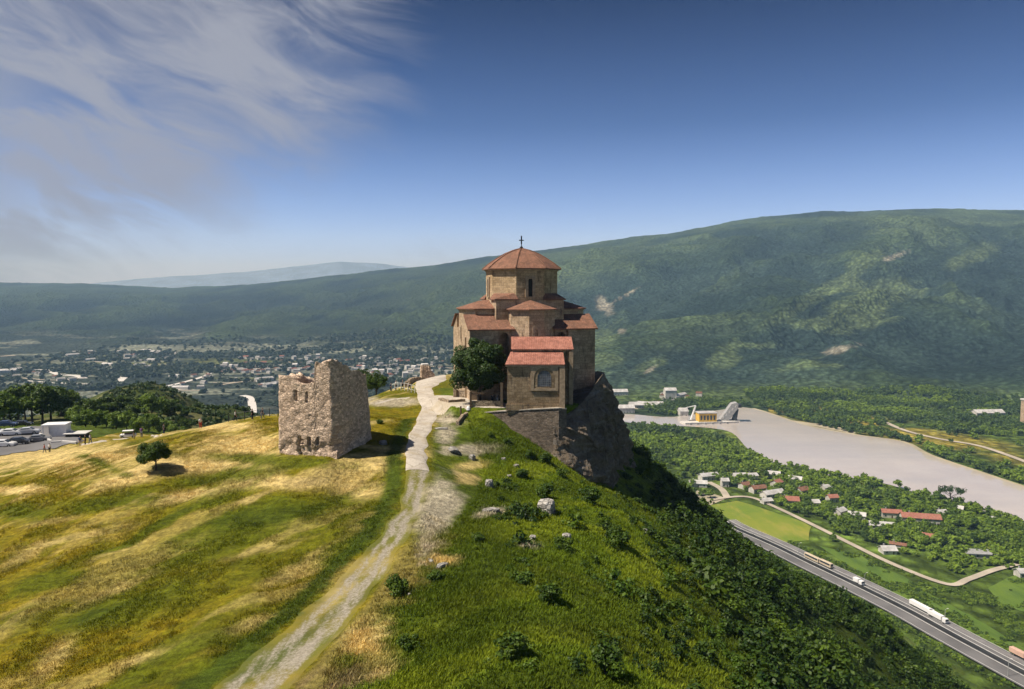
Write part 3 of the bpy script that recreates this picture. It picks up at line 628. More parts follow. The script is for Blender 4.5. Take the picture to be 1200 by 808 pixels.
def offs(pts, d):
    L = []
    for i, p in enumerate(pts):
        a = pts[max(i - 1, 0)]; b = pts[min(i + 1, len(pts) - 1)]; dx, dy = b[0] - a[0], b[1] - a[1]; l = math.hypot(dx, dy); L.append((p[0] - dy / l * d, p[1] + dx / l * d))
    return L
sheet('highway', ribbon_pts(hwp, 27), 1.2, M['asphalt'], 0, 'two carriageway highway', 40)
sheet('highway_median', ribbon_pts(hwp, 3.6), 1.8, M['ditch'], 0, 'dark median', 40)
M['line'] = flat('road_paint', (0.62, 0.62, 0.60), 0.1, 0.3)
for o_ in (-12.6, -2.9, 2.9, 7.0, 12.9): sheet('road_marking', ribbon_pts(offs(hwp, o_), 0.35 if abs(o_) > 12 else 0.55), 1.5, M['line'], 0, 'painted line', 60)
sheet('railway_bed', ribbon_pts(offs(hwp, 10.0), 4.0), 1.36, M['rail'], 0, 'grey track bed', 60)
for px, wd, m_ in [([(136,438),(146,441),(140,447),(134,455)],18,'offwhite'),([(172,457),(205,451),(238,442),(247,437)],12,'offwhite'),([(284,464),(293,467),(296,480),(294,490)],14,'offwhite'),
                ([(0,431),(30,434),(52,434),(70,440)],16,'offwhite'),([(-30,428),(30,428),(74,430)],14,'dirt'),([(75,440),(90,441),(98,444)],18,'offwhite'),([(170,455),(200,456),(215,458),(240,458)],8,'dirt'),
                ([(0,418),(18,417)],22,'dirt'),([(110,424),(160,428),(215,427),(260,431),(330,433)],9,'dirt'),([(20,446),(80,450),(150,452),(200,462)],9,'offwhite'),([(255,452),(300,447),(360,452)],10,'dirt'),([(0,441),(60,446),(100,443)],8,'dirt'),([(330,424),(400,430),(470,428),(530,432)],9,'dirt'),([(235,411),(250,410),(252,404),(248,402)],20,'dirt'),([(330,446),(300,446),(270,449),(250,449)],7,'dirt'),([(205,433),(222,436)],12,'dirt')]:
    pts = smooth_line([V2(*p) for p in px], 5); sheet('stream' if m_ == 'offwhite' else 'dirt_road', ribbon_pts(pts, wd), 0.8, M[m_], 0, 'pale stream bed in the far valley' if m_ == 'offwhite' else 'pale far road', 40)

# ---- paths on the hill
def drape(name, Le, Re, m_, label, off=0.05, nacross=8, step=0.35, rag=0.25):
    Lp = [G(u, v) for v, u in Le]; Rp = [G(u, v) for v, u in Re]
    def res(pl):
        d = [0]
        for a, b in zip(pl[:-1], pl[1:]): d.append(d[-1] + (b.xy - a.xy).length)
        return np.array(d), np.array([p.x for p in pl]), np.array([p.y for p in pl])
    dl, lx, ly = res(Lp); dr, rx, ry = res(Rp); k = int(max(dl[-1], dr[-1]) / step)
    t = np.linspace(0, 1, k); ax = np.interp(t * dl[-1], dl, lx); ay_ = np.interp(t * dl[-1], dl, ly); bx = np.interp(t * dr[-1], dr, rx); by = np.interp(t * dr[-1], dr, ry)
    def sm(a):
        for _ in range(8): a[1:-1] = (a[:-2] + a[1:-1] * 2 + a[2:]) / 4
        return a
    ax, ay_, bx, by = map(sm, (ax, ay_, bx, by))
    tm = t * dl[-1]; n_ = (vn(tm / 3.2, t * 0, 3) - .5) * 2 * rag + (vn(tm / 1.1, t * 0, 4) - .5) * rag * .5; n2_ = (vn(tm / 3.2, t * 0 + 5, 3) - .5) * 2 * rag + (vn(tm / 1.1, t * 0 + 9, 4) - .5) * rag * .5
    q = np.linspace(0, 1, nacross)[None, :]
    wdt = np.hypot(bx - ax, by - ay_) + 1e-6
    ea = (n_ / wdt)[:, None]; eb = (n2_ / wdt)[:, None]; q = q * (1 + eb) + (1 - q) * ea
    XX = ax[:, None] * (1 - q) + bx[:, None] * q; YY = ay_[:, None] * (1 - q) + by[:, None] * q
    ZZ = hill_z(XX, YY) + off; ZZ[:, 0] -= 0.12; ZZ[:, -1] -= 0.12
    id_ = np.arange(k * nacross).reshape(k, nacross); f_ = np.stack([id_[:-1, :-1], id_[1:, :-1], id_[1:, 1:], id_[:-1, 1:]], -1).reshape(-1, 4)
    me = np_mesh(name, np.stack([XX, YY, ZZ], -1).reshape(-1, 3), f_[:, ::-1], True)
    ii = np.clip(np.searchsorted(gx, XX), 0, len(gx) - 1); jj = np.clip(np.searchsorted(gy, YY), 0, len(gy) - 1); vattr(me, 'tone', np.c_[c[jj, ii].reshape(-1, 3), np.ones(XX.size)], 'FLOAT_COLOR')
    vattr(me, 'edge', np.broadcast_to(np.abs(np.linspace(-1, 1, nacross))[None] ** 3 + np.exp(-((np.linspace(-1, 1, nacross)[None] + .1) / .25) ** 2) * .3, (k, nacross)).ravel())
    nz = me.polygons[0].normal.z
    if nz < 0: me.flip_normals()
    return tag(link(name, me, None, M[m_]), kind='structure', label=label)
drape('path', mainL[:11], mainR[:11], 'path', 'pale concrete path winding up to the church', 0.07, 10)
drape('gravel_track', mainL[10:], mainR[10:], 'gravel', 'worn gravel track with grass down its middle', 0.035, 14, 0.35, 0.5)
drape('terrace', [(487,505),(486,520),(486,540),(484,560),(483,600),(481.5,655)], [(464,505),(463,520),(465,540),(470,565),(474,600),(475.5,655)], 'path', 'pale paved terrace below the tree', 0.075, 14, 0.4, 0.1)
drape('footpath', [(475,440),(471,455),(468,480)], [(472,440),(468,456),(465,480)], 'path', 'thin footpath', 0.05, 3)
drape('footpath', [(510,205),(501,250),(495,285),(490,325)], [(505,205),(497,250),(491,285),(486,325)], 'gravel', 'grey track along the brow of the meadow', 0.08, 4)
drape('footpath', [(523,95),(520,115),(515,150),(512,190)], [(520,95),(517,115),(512,150),(509,190)], 'path', 'track from the car park', 0.06, 3)
# ================================================================== CHURCH
def oct_(r, a0=22.5, n=8): return [(r * math.cos(R(a0 + 360 / n * k)), r * math.sin(R(a0 + 360 / n * k))) for k in range(n)]
def wall_arch(w, h, aw, ah, depth, zb=0.0, seg=8, back=True):
    """wall of width w, height h in the XZ plane (front at y=0) with a round-headed opening aw wide, crown at ah, sill at zb"""
    mb = MB(); r = aw / 2; arc = [(-r, zb)] + [(-r * math.cos(math.pi * k / seg), ah - r + r * math.sin(math.pi * k / seg)) for k in range(seg + 1)] + [(r, zb)]
    n_ = len(arc)
    outer = []
    for i, (x, z) in enumerate(arc):
        if i == 0: outer.append((-w / 2, zb))
        elif i == n_ - 1: outer.append((w / 2, zb))
        else:
            t = (i - 1) / (n_ - 3)
            s = t * 2 * (h - zb) + t * w if False else t
            per = 2 * (h - zb) + w; dd = s * per
            if dd < h - zb: outer.append((-w / 2, zb + dd))
            elif dd < h - zb + w: outer.append((-w / 2 + dd - (h - zb), h))
            else: outer.append((w / 2, h - (dd - (h - zb) - w)))
    # make sure the two top corners exist
    for cxn in (-w / 2, w / 2):
        k = min(range(1, n_ - 1), key=lambda i: abs(outer[i][0] - cxn) + abs(outer[i][1] - h)); outer[k] = (cxn, h)
    vs = [(x, 0, z) for x, z in arc] + [(x, 0, z) for x, z in outer] + [(x, depth, z) for x, z in arc] + [(x, depth, z) for x, z in outer]
    fs = []
    for i in range(n_ - 1):
        fs += [(i, i + 1, n_ + i + 1, n_ + i), (i, 2 * n_ + i, 2 * n_ + i + 1, i + 1), (n_ + i, n_ + i + 1, 3 * n_ + i + 1, 3 * n_ + i)]
    mb.add(vs, fs)
    if zb > 0.01: mb.box(-w / 2, 0, 0, w / 2, depth, zb)
    return mb
def roof_cone(poly, z, apex, th=0.16):
    """thin tiled roof from an eave polygon to one or two ridge points"""
    mb = MB(); n_ = len(poly); ap = apex if isinstance(apex, list) else [apex]
    vs = [(x, y, z) for x, y in poly] + [(x, y, z - th) for x, y in poly] + ap; fs = []
    near = [min(range(len(ap)), key=lambda q: (ap[q][0] - x) ** 2 + (ap[q][1] - y) ** 2) for x, y in poly]
    for i in range(n_):
        j = (i + 1) % n_; a, b = 2 * n_ + near[i], 2 * n_ + near[j]
        fs.append((i, j, b) if a == b else (i, j, b, a)); fs.append((n_ + i, n_ + j, j, i))
    fs.append(tuple(range(n_, 2 * n_))); mb.add(vs, fs); return mb
CH = empty('church', (1.64, 127, PADZ - 0.05), R(14), 'domed stone church with an eight-sided drum and brown tiled roofs on the cliff top', 'church')
A_ = M['ashlar']
MB().box(-5.85, -5.85, 0, 5.85, 5.85, 16.3).build('central_block', A_, CH)
MB().prism(oct_(6.27), 16.2, 21.4).build('drum', M['ashlar_drum'], CH)
mb = MB(); mb.prism(oct_(6.5), 21.25, 21.5); mb.build('cornice', M['trim'], CH)
# dome roof: curved eight-sided pyramid
rings = []
for r_, z_ in [(6.95, 21.48), (6.95, 21.62), (5.7, 22.6), (4.4, 23.45), (3.0, 24.25), (1.5, 24.85), (0.12, 25.2)]:
    rings.append([(x, y, z_) for x, y in oct_(r_)])
dr = MB().loft(rings).build('drum_roof', M['tile'], CH)
mb = MB()
for k in range(8):
    a = R(22.5 + 45 * k); mb.tube([(r_ * math.cos(a), r_ * math.sin(a), z_ + 0.05) for r_, z_ in [(6.95, 21.62), (5.7, 22.6), (4.4, 23.45), (3.0, 24.25), (1.5, 24.85), (0.12, 25.2)]], 0.10, 5)
mb.build('ridge_tiles', M['tile'], dr)
mb = MB(); mb.tube([(0, 0, 25.0), (0, 0, 25.45), (0, 0, 25.6)], [0.22, 0.30, 0.1], 8); mb.tube([(0, 0, 25.5), (0, 0, 27.4)], 0.07, 6)
fin = mb.build('finial', M['iron'], CH)
MB().box(-0.42, -0.06, 26.55, 0.42, 0.06, 26.72).box(-0.1, -0.07, 26.0, 0.1, 0.07, 27.4).build('cross', M['iron'], fin)
# windows in the drum
for k in (0, 2, 4, 6):
    a = R(45 * k); 
    e = wall_arch(1.7, 3.5, 0.72, 3.2, 0.35, 0.15); nrm = Vector((math.cos(a), math.sin(a), 0)); q = Matrix.Rotation(a + math.pi / 2, 4, 'Z')
    fr = e.build('drum_window', M['trim'], CH); fr.matrix_local = Matrix.Translation(nrm * 5.98 + Vector((0, 0, 16.75))) @ q
    wd_ = MB().box(-0.36, 0.16, 0.15, 0.36, 0.19, 3.1).build('pane', M['dark'], fr, uv=False)  # near-black sheet painted as the shade inside the drum opening
# small corner roofs where the block turns into the drum
for k in range(4):
    s1, s2 = [(1, 1), (-1, 1), (-1, -1), (1, -1)][k]; e = 6.15
    mb = MB(); p1 = (e * s1, e * s2); p2 = (e * s1, 2.1 * s2); p3 = (2.1 * s1, e * s2)
    mb.add([(*p1, 16.32), (*p2, 16.32), (*p3, 16.32), (*p1, 16.5), (*p2, 16.5), (*p3, 16.5), (5.5 * s1, 2.5 * s2, 17.5), (2.5 * s1, 5.5 * s2, 17.5)],
           [(0, 1, 2), (0, 1, 4, 3), (0, 3, 5, 2), (3, 4, 6), (3, 6, 7), (3, 7, 5), (1, 2, 5, 7, 6, 4)])
    mb.build('corner_roof', M['tile'], CH)
# four apses
def rot4(poly, k):
    a = k * math.pi / 2; return [(x * math.cos(a) - y * math.sin(a), x * math.sin(a) + y * math.cos(a)) for x, y in poly]
front = [(-3.75, -5.8), (-3.75, -7.5), (-1.25, -9.7), (1.25, -9.7), (3.75, -7.5), (3.75, -5.8)]
sidep = [(-4.3, -5.8), (-4.3, -9.0), (-2.1, -10.7), (2.1, -10.7), (4.3, -9.0), (4.3, -5.8)]
def grow(poly, e):
    out = []
    for x, y in poly: l = math.hypot(x, y + 5.0) + 1e-6; out.append((x * (1 + e / l), (y + 5.0) * (1 + e / l) - 5.0 if y < -6 else y + 0.02))
    return out
for k, (pl, ze, ridge) in enumerate([(front, 14.7, [(0, -5.86, 16.35)]), (sidep, 14.75, [(0, -7.5, 16.2), (0, -5.86, 16.35)]), (front, 14.7, [(0, -5.86, 16.35)]), (sidep, 14.75, [(0, -7.5, 16.2), (0, -5.86, 16.35)])]):
    ap = MB().prism(rot4(pl, k), 0, ze); a = ap.build('apse', A_, CH)
    rr_ = [(rot4([(x, y)], k)[0] + (z,)) for x, y, z in ridge]
    roof_cone(rot4(grow(pl, 0.5), k), ze + 0.16, rr_).build('apse_roof', M['tile'], a)
    MB().prism(rot4(grow(pl, 0.22), k), ze - 0.22, ze - 0.003).build('apse_cornice', M['trim'], a)
    if k in (0, 1, 3):
        f = wall_arch(1.3, 2.5, 0.5, 2.2, 0.25, 0.2).build('apse_window', M['trim'], a)
        yb = pl[2][1]; f.matrix_local = Matrix.Rotation(k * math.pi / 2, 4, 'Z') @ Matrix.Translation((0, yb - 0.1, 9.5))
        MB().box(-0.25, 0.10, 0.2, 0.25, 0.13, 2.1).build('pane', M['dark'], f, uv=False)  # dark sheet stands in for the shaded inside of the apse
# corner chambers with lean-to roofs and arched niches beside the apses
for sx_, sy_, nm in [(-1, -1, 0), (1, -1, 1), (-1, 1, 2), (1, 1, 3)]:
    x0, x1 = sorted((10.7 * sx_, 5.95 * sx_)); y0, y1 = sorted((8.05 * sy_, 2.4 * sy_))
    cb = MB(); cb.box(x0, y0, 0, x1, y1, 11.5)
    # gable wedge under the lean-to roof
    yo, yi = 8.05 * sy_, 4.3 * sy_
    cb.add([(x0, yo, 11.5), (x0, yi, 11.5), (x0, yi, 13.6), (x1, yo, 11.5), (x1, yi, 11.5), (x1, yi, 13.6)], [(0, 1, 2), (3, 4, 5), (0, 3, 5, 2), (1, 4, 5, 2)])
    c_ = cb.build('corner_chamber', A_, CH)
    ny_ = 7.55 * sy_; xn0, xn1 = sorted((5.95 * sx_, 3.78 * sx_))
    nc = wall_arch(xn1 - xn0, 11.5, 1.55, 11.0, 1.2, 6.2, 10).build('niche_arch', A_, c_)
    nc.matrix_local = Matrix.Translation(((xn0 + xn1) / 2, ny_, 0)) @ (Matrix.Rotation(math.pi, 4, 'Z') if sy_ > 0 else Matrix())
    xr0, xr1 = sorted((11.05 * sx_, 3.3 * sx_)); zo, zi = 11.42, 13.75; yo2, yi2 = 8.5 * sy_, 4.2 * sy_
    rb = MB(); rb.add([(xr0, yo2, zo), (xr1, yo2, zo), (xr1, yi2, zi), (xr0, yi2, zi), (xr0, yo2, zo + .2), (xr1, yo2, zo + .2), (xr1, yi2, zi + .2), (xr0, yi2, zi + .2)],
                      [(0, 1, 2, 3), (4, 5, 6, 7), (0, 1, 5, 4), (1, 2, 6, 5), (2, 3, 7, 6), (3, 0, 4, 7)])
    rb.build('chamber_roof', M['tile'], c_)
MB().box(-10.95, -5.0, 0, -10.702, -3.4, 10.2).build('buttress', M['trim'], CH)
# blind relief band on the lit side
# ------------------------------------------------------------------ chapel in front
CP = empty('chapel', (0, 0, 0), 0, 'low stone chapel with two stepped red tiled roofs in front of the domed church', 'chapel')
Z0 = CZ - 17.4
mb = MB(); mb.box(-0.75, 109.3, Z0 - 0.8, 7.75, 113.0, CZ - 10.55); fw = mb.build('front_wall', M['ashlar_chapel'], CP)
mb = MB(); mb.box(-0.0, 113.0, Z0 - 1.0, 9.35, 118.2, CZ - 8.6); mb.build('rear_wall', M['ashlar_chapel'], CP)
def lean(x0, x1, xi0, xi1, y0, y1, z0, z1, t=0.14):
    return MB().add([(x0, y0, z0), (x1, y0, z0), (xi1, y1, z1), (xi0, y1, z1), (x0, y0, z0 - t), (x1, y0, z0 - t), (xi1, y1, z1 - t), (xi0, y1, z1 - t)],
                    [(0, 1, 2, 3), (4, 5, 6, 7), (0, 1, 5, 4), (1, 2, 6, 5), (2, 3, 7, 6), (3, 0, 4, 7)])
lean(-1.05, 8.0, -0.2, 8.0, 108.95, 113.0, CZ - 10.55, CZ - 8.98).build('front_roof', M['tile_red'], CP)
lean(-0.15, 9.6, -0.15, 9.6, 112.7, 117.0, CZ - 8.52, CZ - 6.85).build('rear_roof', M['tile_red'], CP)
lean(-0.15, 9.6, -0.15, 9.6, 118.5, 117.0, CZ - 7.9, CZ - 6.84).build('rear_roof_back_slope', M['tile_red'], CP)
MB().box(-0.95, 109.1, CZ - 10.95, 7.9, 109.297, CZ - 10.72).build('eave_moulding', M['trim'], CP)
wf = wall_arch(4.2, 3.9, 3.1, 3.55, 0.2, 0.35, 10).build('window_surround', M['trim'], CP); wf.location = (4.9, 109.12, CZ - 14.6)
wi = wall_arch(2.9, 3.3, 2.1, 2.95, 0.12, 0.45, 10).build('window_frame', M['ashlar_chapel'], wf); wi.location = (0, 0.05, 0.12)
MB().box(-1.05, 0.085, 0.5, 1.05, 0.1, 2.9).build('pane', M['window_grey'], wi, uv=False)
mb = MB()
for k in range(7): mb.box(-0.97 + k * 0.32, 0.05, 0.45, -0.94 + k * 0.32, 0.08, 2.9)
for k in range(7): mb.box(-1.05, 0.05, 0.6 + k * 0.34, 1.05, 0.08, 0.63 + k * 0.34)
mb.build('lattice', M['grey'], wi, uv=False)
MB().box(7.2, 109.05, Z0 - 3.2, 8.02, 109.75, CZ - 10.9).build('pilaster', M['trim'], CP)
MB().box(8.9, 112.75, Z0 - 0.5, 9.55, 113.3, CZ - 8.95).build('corner_pilaster', M['trim'], CP)
MB().box(-0.95, 109.12, Z0 - 0.2, 7.2, 109.299, Z0 + 0.75).build('plinth', M['ashlar_chapel'], CP)
# block of masonry under the chapel's right corner
tag(MB().box(7.9, 112.2, Z0 - 2.2, 10.1, 115.5, Z0 - 0.1).build('stone_footing', M['wallstone'], bevel=0.1), 'grey stone footing block on the rock under the right corner of the chapel', 'footing')
# ------------------------------------------------------------------ retaining wall and cliff
def rock_mesh(name, rings_top_to_bottom, m, nseg=150, nz=60, amp=1.3, seed=3, top=True, parent=None):
    rgs = []
    for pts in rings_top_to_bottom:
        pts = np.array(pts + pts[:1], float); d_ = np.r_[0, np.cumsum(np.hypot(*(pts[1:, :2] - pts[:-1, :2]).T))]; t = np.linspace(0, d_[-1], nseg, endpoint=False)
        rgs.append(np.stack([np.interp(t, d_, pts[:, i]) for i in range(3)], -1))
    rgs = np.array(rgs); kk = np.linspace(0, len(rgs) - 1, nz); i0 = np.clip(kk.astype(int), 0, len(rgs) - 2); f_ = (kk - i0)[:, None, None]
    Vt = rgs[i0] * (1 - f_) + rgs[i0 + 1] * f_
    cen = Vt.mean(1, keepdims=True); dirv = Vt - cen; dirv[..., 2] = 0; dirv /= np.linalg.norm(dirv, axis=-1, keepdims=True) + 1e-9
    ang = np.arctan2(dirv[..., 1], dirv[..., 0]); hz = Vt[..., 2]
    crag = ridged(ang * 5 + hz * 0.06, hz / 5.5 + ang * 1.5, 5, seed) - 0.5; crag2 = fbm(ang * 22, hz / 1.2, 4, seed + 5) - 0.5; led = ss(np.abs(((hz / 2.6 + fbm(ang * 6, hz * 0, 2, seed + 9) * 1.5) % 1) - 0.5), 0.1, 0.4) - 0.5
    fall = ss(kk, 0, 0.6)[:, None] if top else np.ones((nz, 1))
    Vt = Vt + dirv * ((crag * 2.2 + crag2 * 0.7 + led * 0.35) * amp * fall)[..., None]
    id_ = np.arange(nz * nseg).reshape(nz, nseg); fcs = np.stack([id_[:-1], id_[1:], np.roll(id_, -1, 1)[1:], np.roll(id_, -1, 1)[:-1]], -1).reshape(-1, 4)
    Vf = Vt.reshape(-1, 3); me = bpy.data.meshes.new(name); fl_ = [tuple(f) for f in fcs] + [tuple(range(nseg))]
    me.from_pydata(Vf.tolist(), [], fl_); me.update(); bm = bmesh.new(); bm.from_mesh(me); bmesh.ops.recalc_face_normals(bm, faces=bm.faces); bm.to_mesh(me); bm.free()
    return link(name, me, parent, m)
zt = CZ - 17.7
topr = [(-3.5, 113, zt), (3, 112.5, zt), (6.6, 109.5, zt - 1.6), (9.8, 111.6, zt - 0.3), (12.2, 115.3, zt + 1.5), (14.7, 119.2, CZ - 13.6), (15.9, 124, CZ - 13.4), (15.6, 132, CZ - 14), (14, 141, CZ - 16), (4, 147, zt), (-4, 140, zt), (-4, 125, zt)]
midr = [(-3.5, 113, zt - 3), (3, 112, zt - 3), (6.4, 108.0, CZ - 21), (10.9, 110.2, CZ - 20.5), (13.4, 113.8, CZ - 19), (15.6, 118, CZ - 18), (17.0, 124, CZ - 18.5), (18.2, 132, CZ - 19), (16.5, 143, CZ - 20), (4, 150, CZ - 22), (-5, 144, CZ - 20), (-5, 125, CZ - 20)]
lowr = [(-3.5, 113, CZ - 23), (3.2, 108.2, CZ - 25), (7.8, 106.4, CZ - 28.5), (11.5, 108.0, CZ - 29.5), (14.2, 111.6, CZ - 28), (16.5, 116.5, CZ - 27), (18.2, 123.5, CZ - 27), (22, 132, CZ - 28), (19, 146, CZ - 28), (4, 154, CZ - 28), (-6, 147, CZ - 28), (-6, 125, CZ - 27)]
botr = [(-3.5, 112, CZ - 26), (4, 108.5, CZ - 29), (9.2, 105.8, CZ - 34), (12.0, 107.0, CZ - 36), (15.2, 110.8, CZ - 36), (17.7, 116.0, CZ - 36), (19.4, 123.5, CZ - 38), (24.5, 132, CZ - 40), (21, 148, CZ - 44), (4, 158, CZ - 44), (-8, 150, CZ - 36), (-8, 125, CZ - 32)]
cliff = rock_mesh('rock_cliff', [topr, midr, lowr, botr], M['rock'], 380, 150, 1.05)
tag(cliff, 'craggy grey cliff dropping away below the church', kind='structure')
# masonry retaining wall, slightly battered
wl_t = [P(544, 486, 111.2), P(560, 484.5, 110.2), P(590, 482.5, 109.6), P(620, 480.5, 109.0), P(655, 479, 108.6), P(664, 480, 109.2)]
wl = MB(); rt = []; rb_ = []
for i, p in enumerate(wl_t):
    t = i / 5; rt.append(p); rb_.append(Vector((p.x + 0.1 - t * 0.2, p.y - 0.45 - t * 0.5, [CZ - 20.4, CZ - 21.2, CZ - 23.0, CZ - 25.0, CZ - 25.5, CZ - 25.5][i])))
n_ = len(rt); vs = []; fs = []
for i in range(n_):
    vs += [tuple(rt[i]), tuple(rb_[i]), (rt[i].x, rt[i].y + 0.55, rt[i].z), (rb_[i].x, rb_[i].y + 1.6, rb_[i].z)]
for i in range(n_ - 1):
    a = 4 * i; b = a + 4; fs += [(a, b, b + 1, a + 1), (a + 2, a, b, b + 2), (a + 3, a + 2, b + 2, b + 3)] 
fs += [(0, 1, 3, 2), (4 * n_ - 4, 4 * n_ - 3, 4 * n_ - 1, 4 * n_ - 2)]
wl.add(vs, [f[::-1] for f in fs])
rwl = wl.build('retaining_wall', M['wallstone']); tag(rwl, 'dark grey masonry wall holding up the terrace beside the cliff', 'retaining wall')
wc = MB()
for i in range(n_ - 1):
    a, b = rt[i], rt[i + 1]; wc.add([(a.x, a.y - 0.12, a.z + 0.004), (b.x, b.y - 0.12, b.z + 0.004), (b.x, b.y + 0.6, b.z + 0.004), (a.x, a.y + 0.6, a.z + 0.004), (a.x, a.y - 0.12, a.z + 0.14), (b.x, b.y - 0.12, b.z + 0.14), (b.x, b.y + 0.6, b.z + 0.14), (a.x, a.y + 0.6, a.z + 0.14)],
       [(4, 5, 6, 7), (0, 4, 7, 3), (1, 2, 6, 5), (0, 1, 5, 4), (2, 3, 7, 6), (0, 3, 2, 1)])
wc.build('coping', M['path'], rwl)
# ------------------------------------------------------------------ ruined tower
def ruin_tower():
    root = empty('ruined_tower', (0, 0, 0), 0, 'roofless ruined square stone tower standing alone in the meadow left of the path', 'tower')
    zb = CZ - 20.9
    # outline at the base, in metres, corner towards the camera near the middle
    base = [P(326, 533, 88.2), P(345, 537, 87.3), P(366, 540, 86.6), P(390, 541.5, 86.0), P(401, 538, 86.9), P(416, 530, 89.5), P(431, 523, 92.3), P(439, 516, 95)]
    base = [(p.x, p.y) for p in base]
    base += [(base[-1][0] - 1.2, base[-1][1] + 2.6), (base[-1][0] - 7.0, base[-1][1] + 2.2), (base[0][0] + 1.0, base[0][1] + 6.5)]
    def top_of(p, f): cxm, cym = -24.6, 89.9; return (cxm + (p[0] - cxm) * f, cym + (p[1] - cym) * f)
    bb = np.array(base + base[:1]); d_ = np.r_[0, np.cumsum(np.hypot(*(bb[1:] - bb[:-1]).T))]; ns = 220; t = np.linspace(0, d_[-1], ns, endpoint=False)
    bx, by = np.interp(t, d_, bb[:, 0]), np.interp(t, d_, bb[:, 1])
    for _ in range(2): bx = (np.roll(bx, 1) + 2 * bx + np.roll(bx, -1)) / 4; by = (np.roll(by, 1) + 2 * by + np.roll(by, -1)) / 4
    # heights of the broken wall top around the outline (photo v of the top edge over the outline's distance)
    s = t / d_[-1]
    k = d_ / d_[-1]
    hx = [0, k[1] * .9, k[1] * 1.02, k[2] * 1.08, k[2] * 1.12, k[3] * 0.99, k[4], k[5] * 0.93, k[5], k[6], k[7], k[8], k[8] + .02, k[9], k[10] - 0.03, k[10], k[10] + .05, 1.0]
    hy = [10.9, 10.8, 10.3, 10.15, 12.6, 12.9, 12.7, 12.2, 11.5, 11.0, 10.3, 9.6, 9.6, 9.4, 10.0, 10.6, 10.7, 10.9]
    ht = np.interp(s, hx, hy) + (fbm(t * 1.1, t * 0, 4, 12) - 0.5) * 0.7 + (vn(t * 3.2, t * 0, 15) > 0.6) * 0.12
    nz = 110; q = np.linspace(0, 1, nz)[:, None]
    def shell(inset, dirn, n_z, amp):
        q = np.linspace(0, 1, n_z)[:, None]; zz = zb - 0.6 + q * (ht[None] + 0.6) - (0.25 if inset else 0)
        rel = (zz - zb) / 12.0
        fac = 1 + 0.0 * rel
        cxm, cym = -24.6, 89.9; fx = bx - cxm; fy = by - cym; L = np.hypot(fx, fy)
        corner_w = np.exp(-((s[None] - k[4]) / 0.06) ** 2)
        right_w = ss(s[None], k[4], k[6]) * (1 - ss(s[None], k[8], k[9]))
        bat = -0.05 * rel - 0.10 * right_w * (rel ** 0.7) - corner_w * 0.03 * rel + 0.05 * (1 - ss(rel, 0, 0.22)) * ss(s[None], k[2], k[4]) * (1 - ss(s[None], k[5], k[7]))
        fac = 1 + bat - inset / L[None]
        n1 = (fbm(t[None] * 0.9, zz * 0.9, 4, 33) - 0.5) * 0.45 + (fbm(t[None] * 2.5, zz * 2.5, 3, 37) - 0.5) * 0.18 * amp - 0.5 * (1 - ss(rel, 0.22, 0.27)) * (fbm(t[None] * 0.7, zz * 0.5, 3, 39) > 0.5) * 0.5 * amp
        fac = fac + n1 * 0.7 / L[None]
        if not inset:
            crack = np.exp(-((t[None] - d_[1] * 1.28 - 0.10 * np.sin(zz * 2)) / 0.12) ** 2) * (1 - ss(zz - zb, 3.0, 3.9)) * ss(zz - zb, 0.1, 0.5); fac = fac - crack * 1.1 / L[None]
            for (tu, zc_, wd_, hh) in [(d_[1] * 1.10, 8.6, 0.14, 0.65), (d_[2] * 0.87, 8.45, 0.14, 0.65), (d_[2] * 0.93, 3.1, 0.16, 0.5), (d_[2] * 1.15, 3.2, 0.2, 0.4), (d_[2] * 0.72, 3.0, 0.15, 0.3)]:
                hole = (np.abs(t[None] - tu) < wd_) * (np.abs(zz - zb - zc_) < hh); fac = fac - hole * 0.9 / L[None]
        return np.stack([cxm + fx[None] * fac, cym + fy[None] * fac, zz + 0 * fac], -1)
    O = shell(0, 1, nz, 1.0); I = shell(1.35, -1, 40, 0.6)
    Vt = np.concatenate([O.reshape(-1, 3), I.reshape(-1, 3)]); fcs = []
    def grid(o, n_z, flip):
        id_ = o + np.arange(n_z * ns).reshape(n_z, ns); g = np.stack([id_[:-1], np.roll(id_, -1, 1)[:-1], np.roll(id_, -1, 1)[1:], id_[1:]], -1).reshape(-1, 4); return g[:, ::-1] if flip else g
    fcs.append(grid(0, nz, False)); fcs.append(grid(nz * ns, 40, True))
    a = (nz - 1) * ns + np.arange(ns); b = nz * ns + 39 * ns + np.arange(ns); fcs.append(np.stack([a, np.roll(a, -1), np.roll(b, -1), b], -1))
    me = np_mesh('tower_wall', Vt, np.concatenate(fcs)); o = link('wall', me, root, M['rubble'])
    o2 = rock_mesh('fallen_base', [[(base[3][0] - 1.6, base[3][1] + 1.0, zb + 3.2), (base[4][0] + .2, base[4][1] + 1.0, zb + 3.3), (base[5][0] - .6, base[5][1] + 2.2, zb + 3.0), (base[3][0], base[3][1] + 4, zb + 3.0)],
        [(base[3][0] - 2.2, base[3][1] + 0.5, zb + 1.8), (base[3][0] + .5, base[3][1] - 0.05, zb + 1.8), (base[5][0], base[5][1] + 1.0, zb + 1.6), (base[3][0], base[3][1] + 5, zb + 2)],
        [(base[3][0] - 2.6, base[3][1] + 0.1, zb - 0.8), (base[3][0] + .7, base[3][1] - 0.7, zb - 0.8), (base[5][0] + .6, base[5][1] + 0.6, zb - 0.8), (base[3][0], base[3][1] + 6, zb - 0.8)]], M['rubble'], 90, 30, 0.10, 8, False, root)
    return root
ruin_tower()

